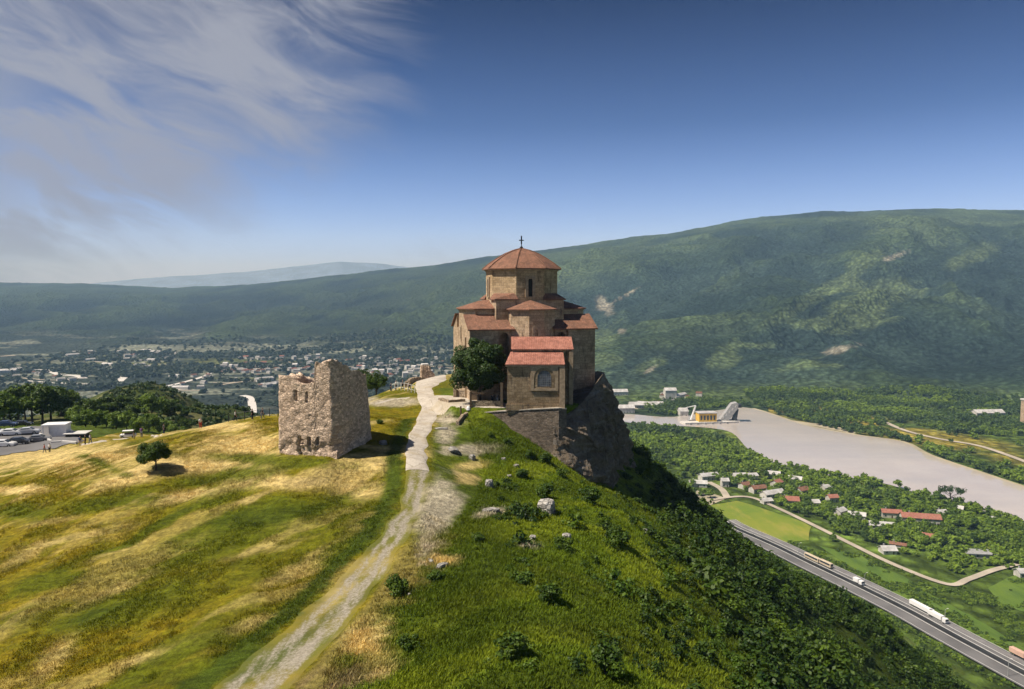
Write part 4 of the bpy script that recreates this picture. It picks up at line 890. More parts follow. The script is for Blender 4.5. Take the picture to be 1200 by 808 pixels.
# ================================================================== FOLIAGE
def quads(cen, nrm, size, asp=0.8):
    """cen (n,3), nrm (n,3) -> leaf quads"""
    n_ = len(cen); a = rng.normal(size=(n_, 3)); nrm = nrm + rng.normal(size=(n_, 3)) * 0.55; nrm /= np.linalg.norm(nrm, axis=1, keepdims=True) + 1e-9
    a -= (a * nrm).sum(1, keepdims=True) * nrm; a /= np.linalg.norm(a, axis=1, keepdims=True) + 1e-9; b = np.cross(nrm, a)
    s_ = (np.asarray(size) * rng.uniform(0.6, 1.3, n_))[:, None]
    a = a * s_; b = b * s_ * asp
    V = np.stack([cen - a * .5, cen + b * .42 + a * .05, cen + a * .55, cen - b * .42], 1); return V
def crown(n_leaf, rx, rz, cz_, leaf, clumps=22, seed=1, clump_r=0.36, flat_=0.0, core=0.0):
    """leaf quads gathered in uneven clumps through an ellipsoid"""
    r_ = np.random.default_rng(seed); cs = []
    while len(cs) < clumps:
        p = r_.uniform(-1, 1, 3)
        l = np.linalg.norm(p)
        if l < 1 and (l > 0.35 or r_.random() < 0.3) and p[2] > -0.8 + flat_: cs.append(p * np.array([rx, rx, rz]) * (1 - clump_r * 0.85) * r_.uniform(0.85, 1.1))
    cs = np.array(cs); cr_ = r_.uniform(0.65, 1.2, clumps) * clump_r * (rx * rx * rz) ** (1 / 3)
    k = r_.integers(0, clumps, n_leaf); dv_ = r_.normal(size=(n_leaf, 3)); dv_ /= np.linalg.norm(dv_, axis=1, keepdims=True); rad = r_.uniform(0.45, 1.05, n_leaf) ** 0.5
    c_ = cs[k] + dv_ * (cr_[k] * rad)[:, None] * np.array([1, 1, 0.8]); c_[:, 2] += cz_
    return quads(c_, dv_ + np.array([0, 0, 0.5]), np.full(n_leaf, leaf)), k / clumps
def crown_mesh(name, *a, **k):
    V, kt = crown(*a, **k); n_ = len(V); me = np_mesh(name, V.reshape(-1, 3), np.arange(n_ * 4).reshape(-1, 4)); r_ = np.random.default_rng(5)
    vattr(me, 'tint', np.repeat(r_.random(n_) * 0.5 + (kt * 7 % 1) * 0.5, 4)); return me
def trunk_mb(h, r_, limbs=5, seed=2, spread=0.5, root_r=1.5):
    q = random.Random(seed); mb = MB(); top = (q.uniform(-.1, .1) * h, q.uniform(-.1, .1) * h, h)
    mb.tube([(0, 0, -0.4), (0, 0, 0.15), (top[0] * .4, top[1] * .4, h * .5), top], [r_ * root_r, r_ * 1.1, r_ * .85, r_ * .5], 8)
    for i in range(limbs):
        a = 2 * math.pi * i / limbs + q.uniform(-.3, .3); z = h * q.uniform(.45, .85); l = h * spread * q.uniform(.7, 1.2)
        mb.tube([(top[0] * z / h, top[1] * z / h, z), (math.cos(a) * l * .5, math.sin(a) * l * .5, z + l * .35), (math.cos(a) * l, math.sin(a) * l, z + l * .9)], [r_ * .5, r_ * .3, r_ * .1], 5)
    return mb
def tree(name, loc, cm, cmat, tmb, label, cat='tree', group=None):
    root = empty(name, loc, random.uniform(0, 6.28), label, cat, group)
    o = link('crown', cm, root); 
    if not cm.materials: cm.materials.append(cmat)
    tmb.build('trunk', M['bark'], root, uv=False); return root
p = G(563, 474)
tree('broadleaf_tree', (-5.2, 114.3, PADZ + 0.1), crown_mesh('church_tree_crown', 36000, 5.5, 5.0, 5.5, 0.32, clumps=80, seed=11, clump_r=0.27), M['leaf_dark'], trunk_mb(4.2, 0.33, 7, 3, .6), 'large round dark green tree growing on the terrace beside the chapel')
p = G(183, 551)
tree('dome_tree', tuple(p), crown_mesh('dome_crown', 15000, 2.5, 1.9, 2.2, 0.17, clumps=46, seed=21, clump_r=0.3, flat_=0.4), M['leaf_bush'], trunk_mb(1.9, 0.11, 6, 4, .6), 'small lone round-topped tree in the dry meadow left of the ruined tower')
p = P(441, 474, 131)
tree('round_tree', (p.x, p.y, gz(p.x, p.y)), crown_mesh('behind_tower_crown', 5500, 2.7, 2.2, 3.0, 0.24, clumps=30, seed=31, clump_r=0.28), M['leaf_bush'], trunk_mb(2.3, 0.14, 6, 5, .6), 'light green round tree just right of the ruined tower')
p = P(424, 474, 137)
tree('dark_tree', (p.x, p.y, gz(p.x, p.y)), crown_mesh('behind_tower_crown_dark', 5500, 3.3, 2.9, 4.2, 0.26, clumps=30, seed=33, clump_r=0.28), M['leaf_dark'], trunk_mb(3.2, 0.18, 6, 6, .6), 'dark green tree peeping out behind the ruined tower')

# ---- stuff: shrubs, grass, woods
def tone_at(x, y):
    i = np.clip(np.searchsorted(gx, x), 0, len(gx) - 1); j = np.clip(np.searchsorted(gy, y), 0, len(gy) - 1); return c_ground[j, i]
c_ground = c.copy()
def scatter(name, tmpl, pos, scl, tint, m, label, zs=None, tone=None):
    """one object of many clumps: tmpl list of (k,4,3) quad sets"""
    Vs = []; Ts = []
    ti = rng.integers(0, len(tmpl), len(pos)); an = rng.uniform(0, 6.283, len(pos))
    for q in range(len(tmpl)):
        s_ = np.where(ti == q)[0]
        if not len(s_): continue
        t_ = tmpl[q].reshape(-1, 3); c_, s2 = np.cos(an[s_]), np.sin(an[s_])
        X_ = (t_[None, :, 0] * c_[:, None] - t_[None, :, 1] * s2[:, None]) * scl[s_, None] + pos[s_, None, 0]
        Y_ = (t_[None, :, 0] * s2[:, None] + t_[None, :, 1] * c_[:, None]) * scl[s_, None] + pos[s_, None, 1]
        Z_ = t_[None, :, 2] * (scl[s_] if zs is None else scl[s_] * zs[s_])[:, None] + pos[s_, None, 2]
        Vs.append(np.stack([X_, Y_, Z_], -1).reshape(-1, 3)); Ts.append(np.clip(np.repeat(tint[s_], t_.shape[0]) + np.tile(np.repeat(rng.uniform(-.2, .2, len(t_) // 4), 4), len(s_)), 0, 1))
    V = np.concatenate(Vs); me = np_mesh(name, V, np.arange(len(V)).reshape(-1, 4)); vattr(me, 'tint', np.concatenate(Ts))
    if tone is not None:
        tc = np.concatenate([np.repeat(tone[np.where(ti == q)[0]], tmpl[q].shape[0] * 4, 0) for q in range(len(tmpl)) if (ti == q).any()]); tc = tc * rng.uniform(.8, 1.35, (len(tc) // 4, 1)).repeat(4, 0)
        vattr(me, 'tone', np.c_[tc, np.ones(len(tc))], 'FLOAT_COLOR')
    return tag(link(name, me, None, m), label, kind='stuff')
def shrub_t(n_leaf, leaf, seed, rz=0.75): return crown(n_leaf, 1.0, rz, rz * 0.75, leaf, clumps=9, seed=seed, clump_r=0.42)[0]
stm = [shrub_t(150, 0.26, 40 + i) for i in range(5)]
N_ = 60000; px = rng.uniform(-5, 150, N_); py = rng.uniform(38, 205, N_)
fk = np.clip((px - (8 + (py - 45) * 0.10)) / 14, 0, 1); dn = fbm(px / 7, py / 7, 3, 500); pz = hill_z(px, py)
uu_, vv_ = proj(px, py, pz)
dens = fk * (0.85 - 0.75 * ss(dn, 0.55, 0.7)) + (1 - fk) * 0.8 * ss(fbm(px / 4.5, py / 4.5, 3, 505), 0.52, 0.60) * (px > -2)
dens *= np.where(inpoly(uu_, vv_, [(545,490),(700,560),(720,590),(690,620),(560,560),(520,520)]) & (fk < 0.2), 0.6, 1)
Lr = np.interp(vv_, [a for a, b in mainR], [b for a, b in mainR]); dens *= (uu_ > Lr + 40) * ~(inpoly(px, py, pad)) * (pz > 20)
dens *= 1 - 0.9 * ss(px, 105, 140)
dens = np.where(segdist(px, py, pad + pad[:1]) < 2.0, dens * 0.3, dens) * 0.55
dens = np.where(fk < .25, dens * 1.1, dens)
keep = rng.random(N_) < dens * 0.5; ps = np.stack([px, py, pz - 0.25], -1)[keep]; fkk = fk[keep]
scl = rng.uniform(0.45, 1.0, len(ps)) ** 1.3 * (0.95 + .75 * fkk) * np.where(rng.random(len(ps)) < .12, 1.7, 1.0)
print('shrubs', len(ps))
scatter('shrubs', stm, ps, scl, np.clip(fbm(ps[:, 0] / 5, ps[:, 1] / 5, 3, 8) * 2.4 - 0.65 + .25 * fkk + rng.uniform(-.2, .25, len(ps)), 0, 1), M['leaf_bush'], 'dense dark green shrubs covering the steep slope below the church')
# grass tufts
def tuft(seed, nb=9, h=0.34, wdt=0.035, spread=0.16):
    r_ = np.random.default_rng(seed); Q = []
    for i in range(nb):
        a = r_.uniform(0, 6.28); b = r_.normal(size=2) * spread; l = r_.uniform(0.5, 1.1) * h; dx, dy = math.cos(a), math.sin(a); lean_ = r_.uniform(.1, .6) * l
        p0 = np.array([b[0], b[1], -0.03]); w_ = np.array([-dy, dx, 0]) * wdt
        p1 = p0 + np.array([dx * lean_ * .4, dy * lean_ * .4, l * .6]); p2 = p0 + np.array([dx * lean_, dy * lean_, l])
        Q.append([p0 - w_, p0 + w_, p1 + w_ * .8, p2])
    return np.array(Q)
tfm = [tuft(60 + i) for i in range(6)]
N_ = 150000; px = rng.uniform(-12, 38, N_); py = 38 + 75 * rng.random(N_) ** 1.3; pz = hill_z(px, py); uu_, vv_ = proj(px, py, pz)
Rr_ = np.interp(vv_, [a for a, b in mainR], [b for a, b in mainR])
kp = (uu_ > Rr_ + 6 + rng.exponential(22, N_)) & (px < 12 + (py - 45) * .15 + rng.normal(size=N_) * 5) & (segdist(px, py, pad + pad[:1]) > 1.0) & ~inpoly(px, py, pad) & (rng.random(N_) < 0.25 + ss(fbm(px / 3, py / 3, 3, 77), .4, .6))
kp &= ~inpoly(uu_, vv_, [(500,490),(545,490),(560,530),(570,560),(530,620),(500,600)])
ps = np.stack([px, py, pz], -1)[kp]; print('tufts', len(ps))
scatter('grass_tufts', tfm, ps, rng.uniform(.6, 1.3, len(ps)), np.clip(fbm(ps[:, 0] / 4, ps[:, 1] / 4, 3, 9) * 2.4 - 1.0 + rng.uniform(-.2, .25, len(ps)), 0, .8), M['blade'], 'long green grass on the mound right of the path', tone=tone_at(ps[:, 0], ps[:, 1]) * 1.6)
N_ = 110000; px = rng.uniform(-75, 2, N_); py = 38 + 70 * rng.random(N_) ** 1.4; pz = hill_z(px, py); uu_, vv_ = proj(px, py, pz)
Lu_ = np.interp(vv_, [a for a, b in mainL], [b for a, b in mainL]); kp = (uu_ < Lu_ - rng.exponential(5, N_)) & (uu_ > -150) & (fbm(px / 4, py / 4, 4, 91) > 0.45)
ps = np.stack([px, py, pz], -1)[kp]
scatter('meadow_grass', [tuft(80 + i, 7, 0.2, 0.03, 0.2) for i in range(5)], ps, rng.uniform(.5, 1.2, len(ps)), np.clip(fbm(ps[:, 0] / 6, ps[:, 1] / 3, 4, 92) * 3 - 1.0, 0, 1), M['blade'], 'short dry and green grass of the meadow', tone=tone_at(ps[:, 0], ps[:, 1]) * 1.25)

# ---- countable bushes and boulders on the mound
bk = [(463,698,1.25,'dark round bush beside the bend of the gravel track'),(512,682,0.9,'low dark bush behind the pale flat stone beside the track'),(642,705,1.3,'grey-green bush in the middle of the grassy mound'),
      (580,571,0.8,'small dark bush against the pale boulder below the terrace'),(640,585,1.5,'dark bush behind the large grey boulder'),(612,560,1.1,'green bush at the foot of the retaining wall'),
      (690,590,1.8,'wide bush below the cliff foot'),(660,645,1.2,'green bush on the crest of the mound'),(722,640,1.7,'big bush where the grass meets the wooded slope'),(560,635,0.8,'small bush beside the bleached log'),
      (598,770,1.4,'bush near the bottom edge of the grassy mound'),(480,760,0.9,'low bush right of the track at the very front'),(708,790,1.6,'large dark bush at the front of the wooded slope'),(445,497,0.6,'tiny bush between the tower and the path'),(595,522,0.9,'bush on the grass under the terrace wall'),(622,537,1.1,'dark bush against the middle of the retaining wall'),(640,545,1.4,'large dark bush where the retaining wall meets the cliff'),(658,560,1.2,'dark bush at the very foot of the cliff'),(575,512,.7,'small round bush near the left part of the terrace wall')]
bms = [crown_mesh('bush_leaves_%s' % 'abcd'[i], 1800, 1.0, 0.8, 0.6, 0.15, clumps=14, seed=140 + i, clump_r=0.4) for i in range(4)]
for bm_ in bms: bm_.materials.append(M['leaf_bush'])
for i, (u, v, s_, lb) in enumerate(bk):
    p = G(u, v); r_ = empty('bush', (p.x, p.y, p.z - 0.1), random.random() * 6, lb, 'bush', 'bushes on the mound'); r_.scale = (s_, s_, s_)
    link('foliage', bms[i % 4], r_); trunk_mb(0.5, 0.05, 5, i, .8).build('stem', M['bark'], r_, uv=False)
def boulder(u, v, w_, h_, lb, seed, dpt=None, m_='boulder'):
    p = G(u, v); bm = bmesh.new(); bmesh.ops.create_icosphere(bm, subdivisions=3, radius=1); 
    for q in bm.verts:
        c_ = q.co; n_ = 1 + 0.5 * (float(fbm(np.array([c_.x * 1.3 + seed * 5]), np.array([c_.y * 1.3 + c_.z * 1.7]), 3, seed)[0]) - .5) + 0.25 * (float(vn(np.array([c_.x * 4 + seed]), np.array([c_.z * 4 + c_.y * 3]), seed)[0]) - .5)
        q.co = Vector((max(-.8, min(.8, c_.x * n_)) * w_ / 2 * 1.1, max(-.85, min(.85, c_.y * n_)) * (dpt or w_) / 2, max(-.5, min(.65, c_.z * n_)) * h_ * 1.2))
    me = bpy.data.meshes.new('boulder'); bm.to_mesh(me); bm.free(); o = link('boulder', me, None, M[m_]); o.location = (p.x, p.y, p.z + h_ * .1); o.rotation_euler = (0, 0, seed * 1.3)
    return tag(o, lb, 'boulder', 'rocks on the mound')
for i, a in enumerate([(573,572,1.1,1.1,'pale upright boulder with a dark bush against it'),(641,600,1.9,1.5,'largest dark grey boulder at the edge of the mound'),(518,665,1.3,0.35,'pale flat slab beside the grassy bend of the track'),
    (505,660,0.8,0.3,'dark low stone left of the pale slab by the track'),(575,600,2.2,0.35,'long pale ledge of rock in the grass'),(624,633,0.8,0.45,'whitish rock on the grass of the mound crest'),(664,632,1.0,0.6,'rounded grey rock below the cliff'),
    (553,538,0.9,0.6,'white rock at the end of the bare rock shelf'),(590,540,0.7,0.4,'small pale rock under the terrace wall'),(605,548,0.8,0.4,'pale rock below the retaining wall'),(597,560,0.7,0.4,'small rock between the two bushes'),
    (480,699,0.28,0.25,'tiny white stone beside the dark bush by the track'),(756,625,0.7,0.6,'white stone on the wooded slope'),(634,512,0.8,0.5,'pale stone lying against the retaining wall'),
    (449,521,1.0,0.55,'white stones lying in the shade right of the ruined tower'),(530,527,3.0,0.22,'broad low shelf of bare pale rock beside the path'),(517,503,2.0,0.2,'narrow shelf of bare rock near the terrace end')]):
    boulder(*a, seed=i + 1, dpt=a[2] * 0.5 if a[3] < 0.4 else None)
# ================================================================== TREES LEFT, VALLEY WOODS
gm = [crown_mesh('grove_crown_%s' % 'abcd'[i], 2600, 1.0, 0.85, 1.25, 0.13, clumps=26, seed=160 + i, clump_r=0.3) for i in range(4)]
for i, m_ in enumerate(gm): m_.materials.append(M['leaf_valley'] if i % 2 else M['leaf_bush'])
gt = [trunk_mb(1.0, 0.05, 5, 60 + i, .5).build('trunk', M['bark'], None, uv=False) for i in range(2)]
def grove(name, items, group, fmt):
    items = sorted(items, key=lambda a: a[0])
    for i, (u, v, y, hgt, km) in enumerate(items):
        p = P(u, v, y); lb = fmt % (ORD[i], ['dark', 'green'][km % 2]); s_ = hgt / 2.1
        r_ = empty(name, (p.x, p.y, gz(p.x, p.y) - (0.2 if hgt > 8.4 else hgt * .22)), random.random() * 6, lb, 'tree', group); r_.scale = (s_ * random.uniform(.9, 1.15),) * 2 + (s_,)
        link('crown', gm[km], r_); t_ = gt[i % 2].copy() if i > 1 else gt[i % 2]
        if i > 1: col.objects.link(t_)
        t_.parent = r_
items = [(-60,500,195,10,0),(-35,500,175,9,2),(-12,498,200,12,0),(5,500,185,10,1),(22,500,196,12,0),(38,498,204,12.5,2),(50,500,190,12,0),(60,499,205,11,2),(72,498,215,9.5,0),(12,500,215,11,2),(84,498,222,8.5,1),(97,497,232,8,0),(30,498,225,11,3)]
grove('grove_tree', items, 'tall trees behind the car park', '%s tree from the left in the tall grove behind the car park, %s')
it2 = [(100,490,175,4,1),(112,492,180,4.5,3),(124,490,185,4,1),(136,493,175,4.2,3),(148,492,180,4.5,1),(160,494,170,3.6,3),(174,490,185,4.6,1),(110,486,215,5,2),(128,485,225,5,0),(145,484,230,5,2),(162,486,220,5.2,0),(178,486,215,6,1),(192,492,190,3.6,3),(205,494,180,3.4,1),(216,490,200,4,0),(200,486,225,5,2),(90,492,190,4.5,1)]
it2 = [(a, b, c_, d_ * 1.5, e) for a, b, c_, d_, e in it2]; random.shuffle(it2)
grove('slope_tree', it2, 'low trees on the slope behind the kiosk', '%s tree from the left on the slope right of the white kiosk, %s')
# dark scrub on the left ridge and knoll
N_ = 16000; px = rng.uniform(-330, -40, N_); py = rng.uniform(172, 470, N_); pz = hill_z(px, py); uu_, vv_ = proj(px, py, pz)
dk = fbm(px / 22, py / 22, 3, 520); kn = np.hypot(px + 211, py - 405)
kp = (rng.random(N_) < np.where(dk > .42, .62, .15)) & (uu_ > -120) & (uu_ < 420) & (pz > 60)
kp &= ~((kn < 30) & (px < -214) ) 
kp &= ~inpoly(uu_, vv_, [(30,488),(110,488),(150,500),(235,500),(225,520),(20,530)])
kp &= (py > 200) | ((uu_ > 100) & (rng.random(N_) < .3))
ps = np.stack([px, py, pz - 0.3], -1)[kp]; print('scrub', len(ps))
scatter('ridge_scrub', [shrub_t(50, 0.6, 540 + i) for i in range(4)], ps, rng.uniform(0.7, 1.9, len(ps)), rng.random(len(ps)) ** .8, M['leaf_dark'], 'dark scrub covering the left ridge and its knoll')

# valley: woods as stuff, the 290 nearest trees as things
wood_polys = [([(716,502),(760,500),(800,504),(845,512),(868,528),(905,545),(955,556),(1030,566),(1080,580),(1140,597),(1210,620),(1230,660),(1180,650),(1120,640),(1050,640),(1000,636),(955,612),(905,590),(870,575),(830,560),(790,545),(745,540)], 0.85),
              ([(1040,625),(1130,645),(1220,650),(1220,668),(1160,668),(1125,680),(1060,655)], 0.85),
              ([(960,655),(1010,665),(1080,700),(1150,735),(1230,778),(1225,800),(1120,745),(1040,705),(965,668)], 0.22),
              ([(862,622),(905,634),(960,655),(1010,678),(1080,712),(1150,747),(1230,788),(1230,776),(1150,736),(1080,702),(1010,668),(960,646),(905,630)], 0.5),
              ([(935,612),(965,626),(985,640),(960,655),(925,640)], 0.5),
              ([(790,540),(830,555),(835,590),(800,590),(770,560)], 0.3),
              ([(700,470),(870,470),(880,478),(850,477),(790,487),(760,485),(745,470)], 0.9),
              ([(870,462),(980,462),(1220,475),(1230,520),(1100,512),(1040,500),(960,492),(890,478)], 0.8),
              ([(900,484),(960,499),(1000,509),(1055,516),(1085,531),(1140,550),(1210,573),(1210,556),(1140,532),(1080,514),(1000,500)], 0.9),
              ([(1050,500),(1220,520),(1220,560),(1140,535),(1080,515)], 0.3),
              ([(865,660),(930,700),(1000,735),(1100,790),(1150,820),(1090,820),(980,760),(900,710)], 0.5)]
avoid = [([V2(*p) for p in f_[0]], 0) for f_ in fields if f_[1] != 'tanfield' or f_[0][0][0] < 830]
drd = [V2(*p) for p in [(820,590),(852,584),(880,584),(910,596),(950,615),(1000,640),(1050,664),(1110,686),(1135,680),(1162,670)]]
houses = [  # u, v(base), width m, depth m, height m, roof material, rotation deg, label
 (830,562,26,10,6,'offwhite',20,'long white-roofed house nearest to the wooded slope'),(818,570,22,10,5,'offwhite',-10,'low pale shed below the long white-roofed house'),(849,570,9,9,8,'offwhite',0,'narrow tall white house where the tracks fork'),
 (866,561,17,9,5,'offwhite',10,'small white house behind the fork of the tracks'),(881,562,13,9,6,'offwhite',15,'white box house among the trees right of the fork'),(907,560,15,10,6,'offwhite',-20,'small white house nearest to the river bend'),
 (874,572,18,10,5,'tile',30,'brown-roofed house at the head of the village row'),(888,577,20,10,6,'tile',20,'brown-roofed house left of the long white roof'),(905,582,30,11,5,'offwhite',25,'long white-roofed building in the middle of the village row'),
 (925,591,20,12,6,'tile_red',-10,'pinkish-roofed house at the lower end of the village row'),(910,571,13,10,7,'tile_red',40,'bright red-roofed small house above the long white roof'),(932,566,16,10,6,'offwhite',-30,'pale house with a sloping roof toward the river'),
 (940,579,15,10,6,'tile',30,'brown-roofed house between the village row and the river'),(898,590,12,8,4,'offwhite',15,'tiny white shed just above the dirt road'),(953,593,12,9,5,'offwhite',0,'white hut right of the village row'),
 (968,575,12,9,5,'offwhite',20,'white hut among the riverside trees'),(984,604,13,9,6,'offwhite',35,'white house left of the red-roofed farm, the smaller of two'),(1004,608,17,9,5,'offwhite',-25,'white house left of the red-roofed farm, the larger of two'),
 (975,588,12,9,6,'tile_red',10,'small red-roofed cottage amid the woods'),(1044,606,20,9,6,'tile_red',-12,'short red-roofed wing left of the large farmhouse'),(1078,614,38,12,8,'tile_red',-14,'large farmhouse with a long red roof beside the river wood'),
 (1032,619,24,10,4,'offwhite',-15,'low white greenhouse below the red-roofed wing'),(1086,632,22,7,4,'tile_red',-30,'narrow red-roofed barn below the large farmhouse'),(1122,600,11,8,5,'offwhite',-40,'white cabin near the river bank'),
 (1103,604,10,8,4,'offwhite',10,'small white hut right of the large farmhouse'),(1040,648,13,10,4,'offwhite',0,'round-edged white shed beside the dirt road'),(1146,652,26,12,4,'grey',-8,'grey flat-roofed warehouse right of the barns'),
 (1168,612,12,8,4,'offwhite',0,'pale hut at the right end of the river wood'),(1052,641,14,5,3,'tile',-30,'tan shed near the dirt road'),(1198,676,10,8,5,'offwhite',0,'white hut above the green field at the far right')]
hx = np.array([V2(h[0], h[1]) for h in houses])
M['plaster_w'] = flat('white_plaster', (0.50, 0.48, 0.44), 0.2, 0.2)
M['wroof'] = flat('pale_metal_roof', (0.46, 0.45, 0.44), 0.25, 0.15, 0.5, 0.4)
M['townroof'] = flat('grey_town_roof', (0.28, 0.27, 0.26), 0.5, 0.05, 0.7, 0.2)
def house(u, v, w_, d_, h_, rm, ang, lb, name='house'):
    if name == 'house': w_, d_, h_ = w_ * .8, d_ * .85, h_ * .8
    x, y = V2(u, v); r_ = empty(name, (x, y, 0.0), R(ang), lb, 'house', 'houses in the valley')
    flatr = rm == 'grey'
    wall = MB().box(-w_ / 2, -d_ / 2, -0.3, w_ / 2, d_ / 2, h_)
    rh = d_ * 0.28
    if not flatr: wall.add([(-w_ / 2, -d_ / 2, h_), (-w_ / 2, d_ / 2, h_), (-w_ / 2, 0, h_ + rh), (w_ / 2, -d_ / 2, h_), (w_ / 2, d_ / 2, h_), (w_ / 2, 0, h_ + rh)], [(0, 1, 2), (3, 5, 4), (0, 2, 5, 3), (1, 4, 5, 2)])
    wall.build('wall', M['plaster_w'], r_, uv=False)
    ov = 0.7; t = 0.3
    rf = MB()
    if flatr: rf.box(-w_ / 2 - ov, -d_ / 2 - ov, h_ + 0.01, w_ / 2 + ov, d_ / 2 + ov, h_ + 0.5)
    else:
        for s_ in (-1, 1):
            e = h_ - rh * ov / (d_ / 2)
            rf.add([(-w_ / 2 - ov, s_ * (d_ / 2 + ov), e + .05), (w_ / 2 + ov, s_ * (d_ / 2 + ov), e + .05), (w_ / 2 + ov, 0, h_ + rh + .05), (-w_ / 2 - ov, 0, h_ + rh + .05),
                    (-w_ / 2 - ov, s_ * (d_ / 2 + ov), e + .05 + t), (w_ / 2 + ov, s_ * (d_ / 2 + ov), e + .05 + t), (w_ / 2 + ov, 0, h_ + rh + .05 + t), (-w_ / 2 - ov, 0, h_ + rh + .05 + t)],
                   [(0, 1, 2, 3), (4, 5, 6, 7), (0, 1, 5, 4), (0, 3, 7, 4), (1, 2, 6, 5)])
    rf = rf.build('roof', M['wroof'] if rm == 'offwhite' else M[rm], r_)
    if not flatr: MB().box(-w_ * .3, 0.4, h_ + rh * .4, -w_ * .3 + .9, 1.3, h_ + rh + 1.4).build('chimney', M['grey'], rf, uv=False)
    nw = max(2, int(w_ / 5))
    for k in range(nw):
        xx = -w_ / 2 + (k + .5) * w_ / nw
        if k == nw // 2: MB().box(xx - .6, -d_ / 2 - .06, 0, xx + .6, -d_ / 2 + .02, 2.3).build('door', M['wood'], r_, uv=False)
        else: MB().box(xx - .7, -d_ / 2 - .06, 1.2, xx + .7, -d_ / 2 + .02, 2.7).build('window', M['glass'], r_, uv=False)
    return r_
for h in houses: house(*h)
# woods
cand = []
for poly, dn_ in wood_polys:
    wp_ = [V2(*p) for p in poly]; xs = [p[0] for p in wp_]; ys = [p[1] for p in wp_]; ar = (max(xs) - min(xs)) * (max(ys) - min(ys)); k = int(ar / 26 * dn_)
    qx = rng.uniform(min(xs), max(xs), k); qy = rng.uniform(min(ys), max(ys), k); ins = inpoly(qx, qy, wp_)
    cl_ = fbm(qx / 35, qy / 35, 3, 600) > (0.40 if dn_ > .6 else .5); ins &= cl_ | (rng.random(k) < .25)
    cand.append(np.stack([qx[ins], qy[ins]], -1))
cand = np.concatenate(cand)
rv = farb + nearb[::-1]
ok = ~inpoly(cand[:, 0], cand[:, 1], rv) & (segdist(cand[:, 0], cand[:, 1], hwp) > 18) & (segdist(cand[:, 0], cand[:, 1], drd) > 7) & (segdist(cand[:, 0], cand[:, 1], nearb) > 3) & (segdist(cand[:, 0], cand[:, 1], farb) > 9)
for f_ in fields[:3]: ok &= ~inpoly(cand[:, 0], cand[:, 1], [V2(*p) for p in f_[0]]) | (rng.random(len(cand)) < (0.006 if f_ is not fields[1] else 0.10))
dh = np.min(np.hypot(cand[:, None, 0] - hx[None, :, 0], (cand[:, None, 1] - hx[None, :, 1] + 6)), 1); ok &= dh > 7
ok &= ~inpoly(cand[:, 0], cand[:, 1], [V2(*p) for p in [(1030,490),(1060,497),(1120,508),(1215,515),(1215,566),(1160,550),(1100,528),(1050,512)]]) | (rng.random(len(cand)) < .05)
cand = cand[ok]; hz_ = ground_z(cand[:, 0], cand[:, 1]); cand = cand[hz_ < 45]; hz_ = hz_[hz_ < 45]
cu_, cv_ = proj(cand[:, 0], cand[:, 1], hz_)
# keep what the hill does not hide
def visible(x, y, z):
    t_ = np.linspace(0.06, 0.95, 140)[None]; X_ = x[:, None] * t_; Y_ = y[:, None] * t_; Z_ = CZ + (z[:, None] + 6 - CZ) * t_; return (Z_ > hill_z(X_, Y_)).all(1)
vis = visible(cand[:, 0], cand[:, 1], hz_) & (cu_ > -20) & (cu_ < 1225) & (cv_ < 815)
dist = np.hypot(cand[:, 0], cand[:, 1]); sz = rng.uniform(5.5, 10.5, len(cand)) * np.where((cv_ > 640), .7, 1.0); rank = np.where(vis, sz / dist, 0)
order = np.argsort(-rank); ind = order[:290]; rest = order[290:]
print('valley trees', len(cand))
vt = [crown(150, 1.0, 0.95, 1.05, 0.5, clumps=12, seed=620 + i, clump_r=0.42)[0] for i in range(5)]
pz_ = hz_[rest] - 0.2
scatter('valley_woods', vt, np.stack([cand[rest, 0], cand[rest, 1], pz_], -1), sz[rest] / 1.9, np.clip(fbm(cand[rest, 0] / 60, cand[rest, 1] / 45, 3, 9) * 2.6 - 1.2 + rng.uniform(-.3, .4, len(rest)) + .55 * ss(cand[rest, 1], 880, 1050), 0, 1), M['leaf_valley'], 'woods and hedges along the river')
hp = np.concatenate([(lambda a: a[inpoly(a[:, 0], a[:, 1], q_)])(np.stack([rng.uniform(min(p[0] for p in q_), max(p[0] for p in q_), n_), rng.uniform(min(p[1] for p in q_), max(p[1] for p in q_), n_)], -1))
    for q_, n_ in (([V2(*p) for p in [(862,618),(905,600),(950,640),(1010,650),(1110,692),(1180,680),(1240,680),(1300,760),(1300,860),(1200,830),(1000,730),(900,665)]], 26000),)])
kp = (fbm(hp[:, 0] / 16, hp[:, 1] / 16, 4, 905) > .56) | ((np.abs(segdist(hp[:, 0], hp[:, 1], hwp) - 19) < 3.2) & (rng.random(len(hp)) < .5)) | ((np.abs(segdist(hp[:, 0], hp[:, 1], drd) - 6) < 2.2) & (rng.random(len(hp)) < .35))
kp &= (segdist(hp[:, 0], hp[:, 1], hwp) > 15.5) & (segdist(hp[:, 0], hp[:, 1], drd) > 4) & ~inpoly(hp[:, 0], hp[:, 1], [V2(*p) for p in fields[0][0]])
hp = hp[kp]; hzz = ground_z(hp[:, 0], hp[:, 1]); hp = hp[hzz < 30]; hzz = hzz[hzz < 30]; print('hedge', len(hp))
scatter('roadside_scrub', [shrub_t(46, 0.5, 930 + i) for i in range(4)], np.stack([hp[:, 0], hp[:, 1], np.maximum(hzz, .3) - .2], -1), rng.uniform(.7, 2.1, len(hp)), np.clip(rng.random(len(hp)) * 1.2 - .1, 0, 1), M['leaf_valley'], 'low scrub and hedges on both sides of the highway')
vm = [crown_mesh('valley_crown_%s' % 'abcd'[i], 420, 1.0, 0.95, 1.2, 0.34, clumps=16, seed=660 + i, clump_r=0.38) for i in range(4)]
for m_ in vm: m_.materials.append(M['leaf_valley_obj'])
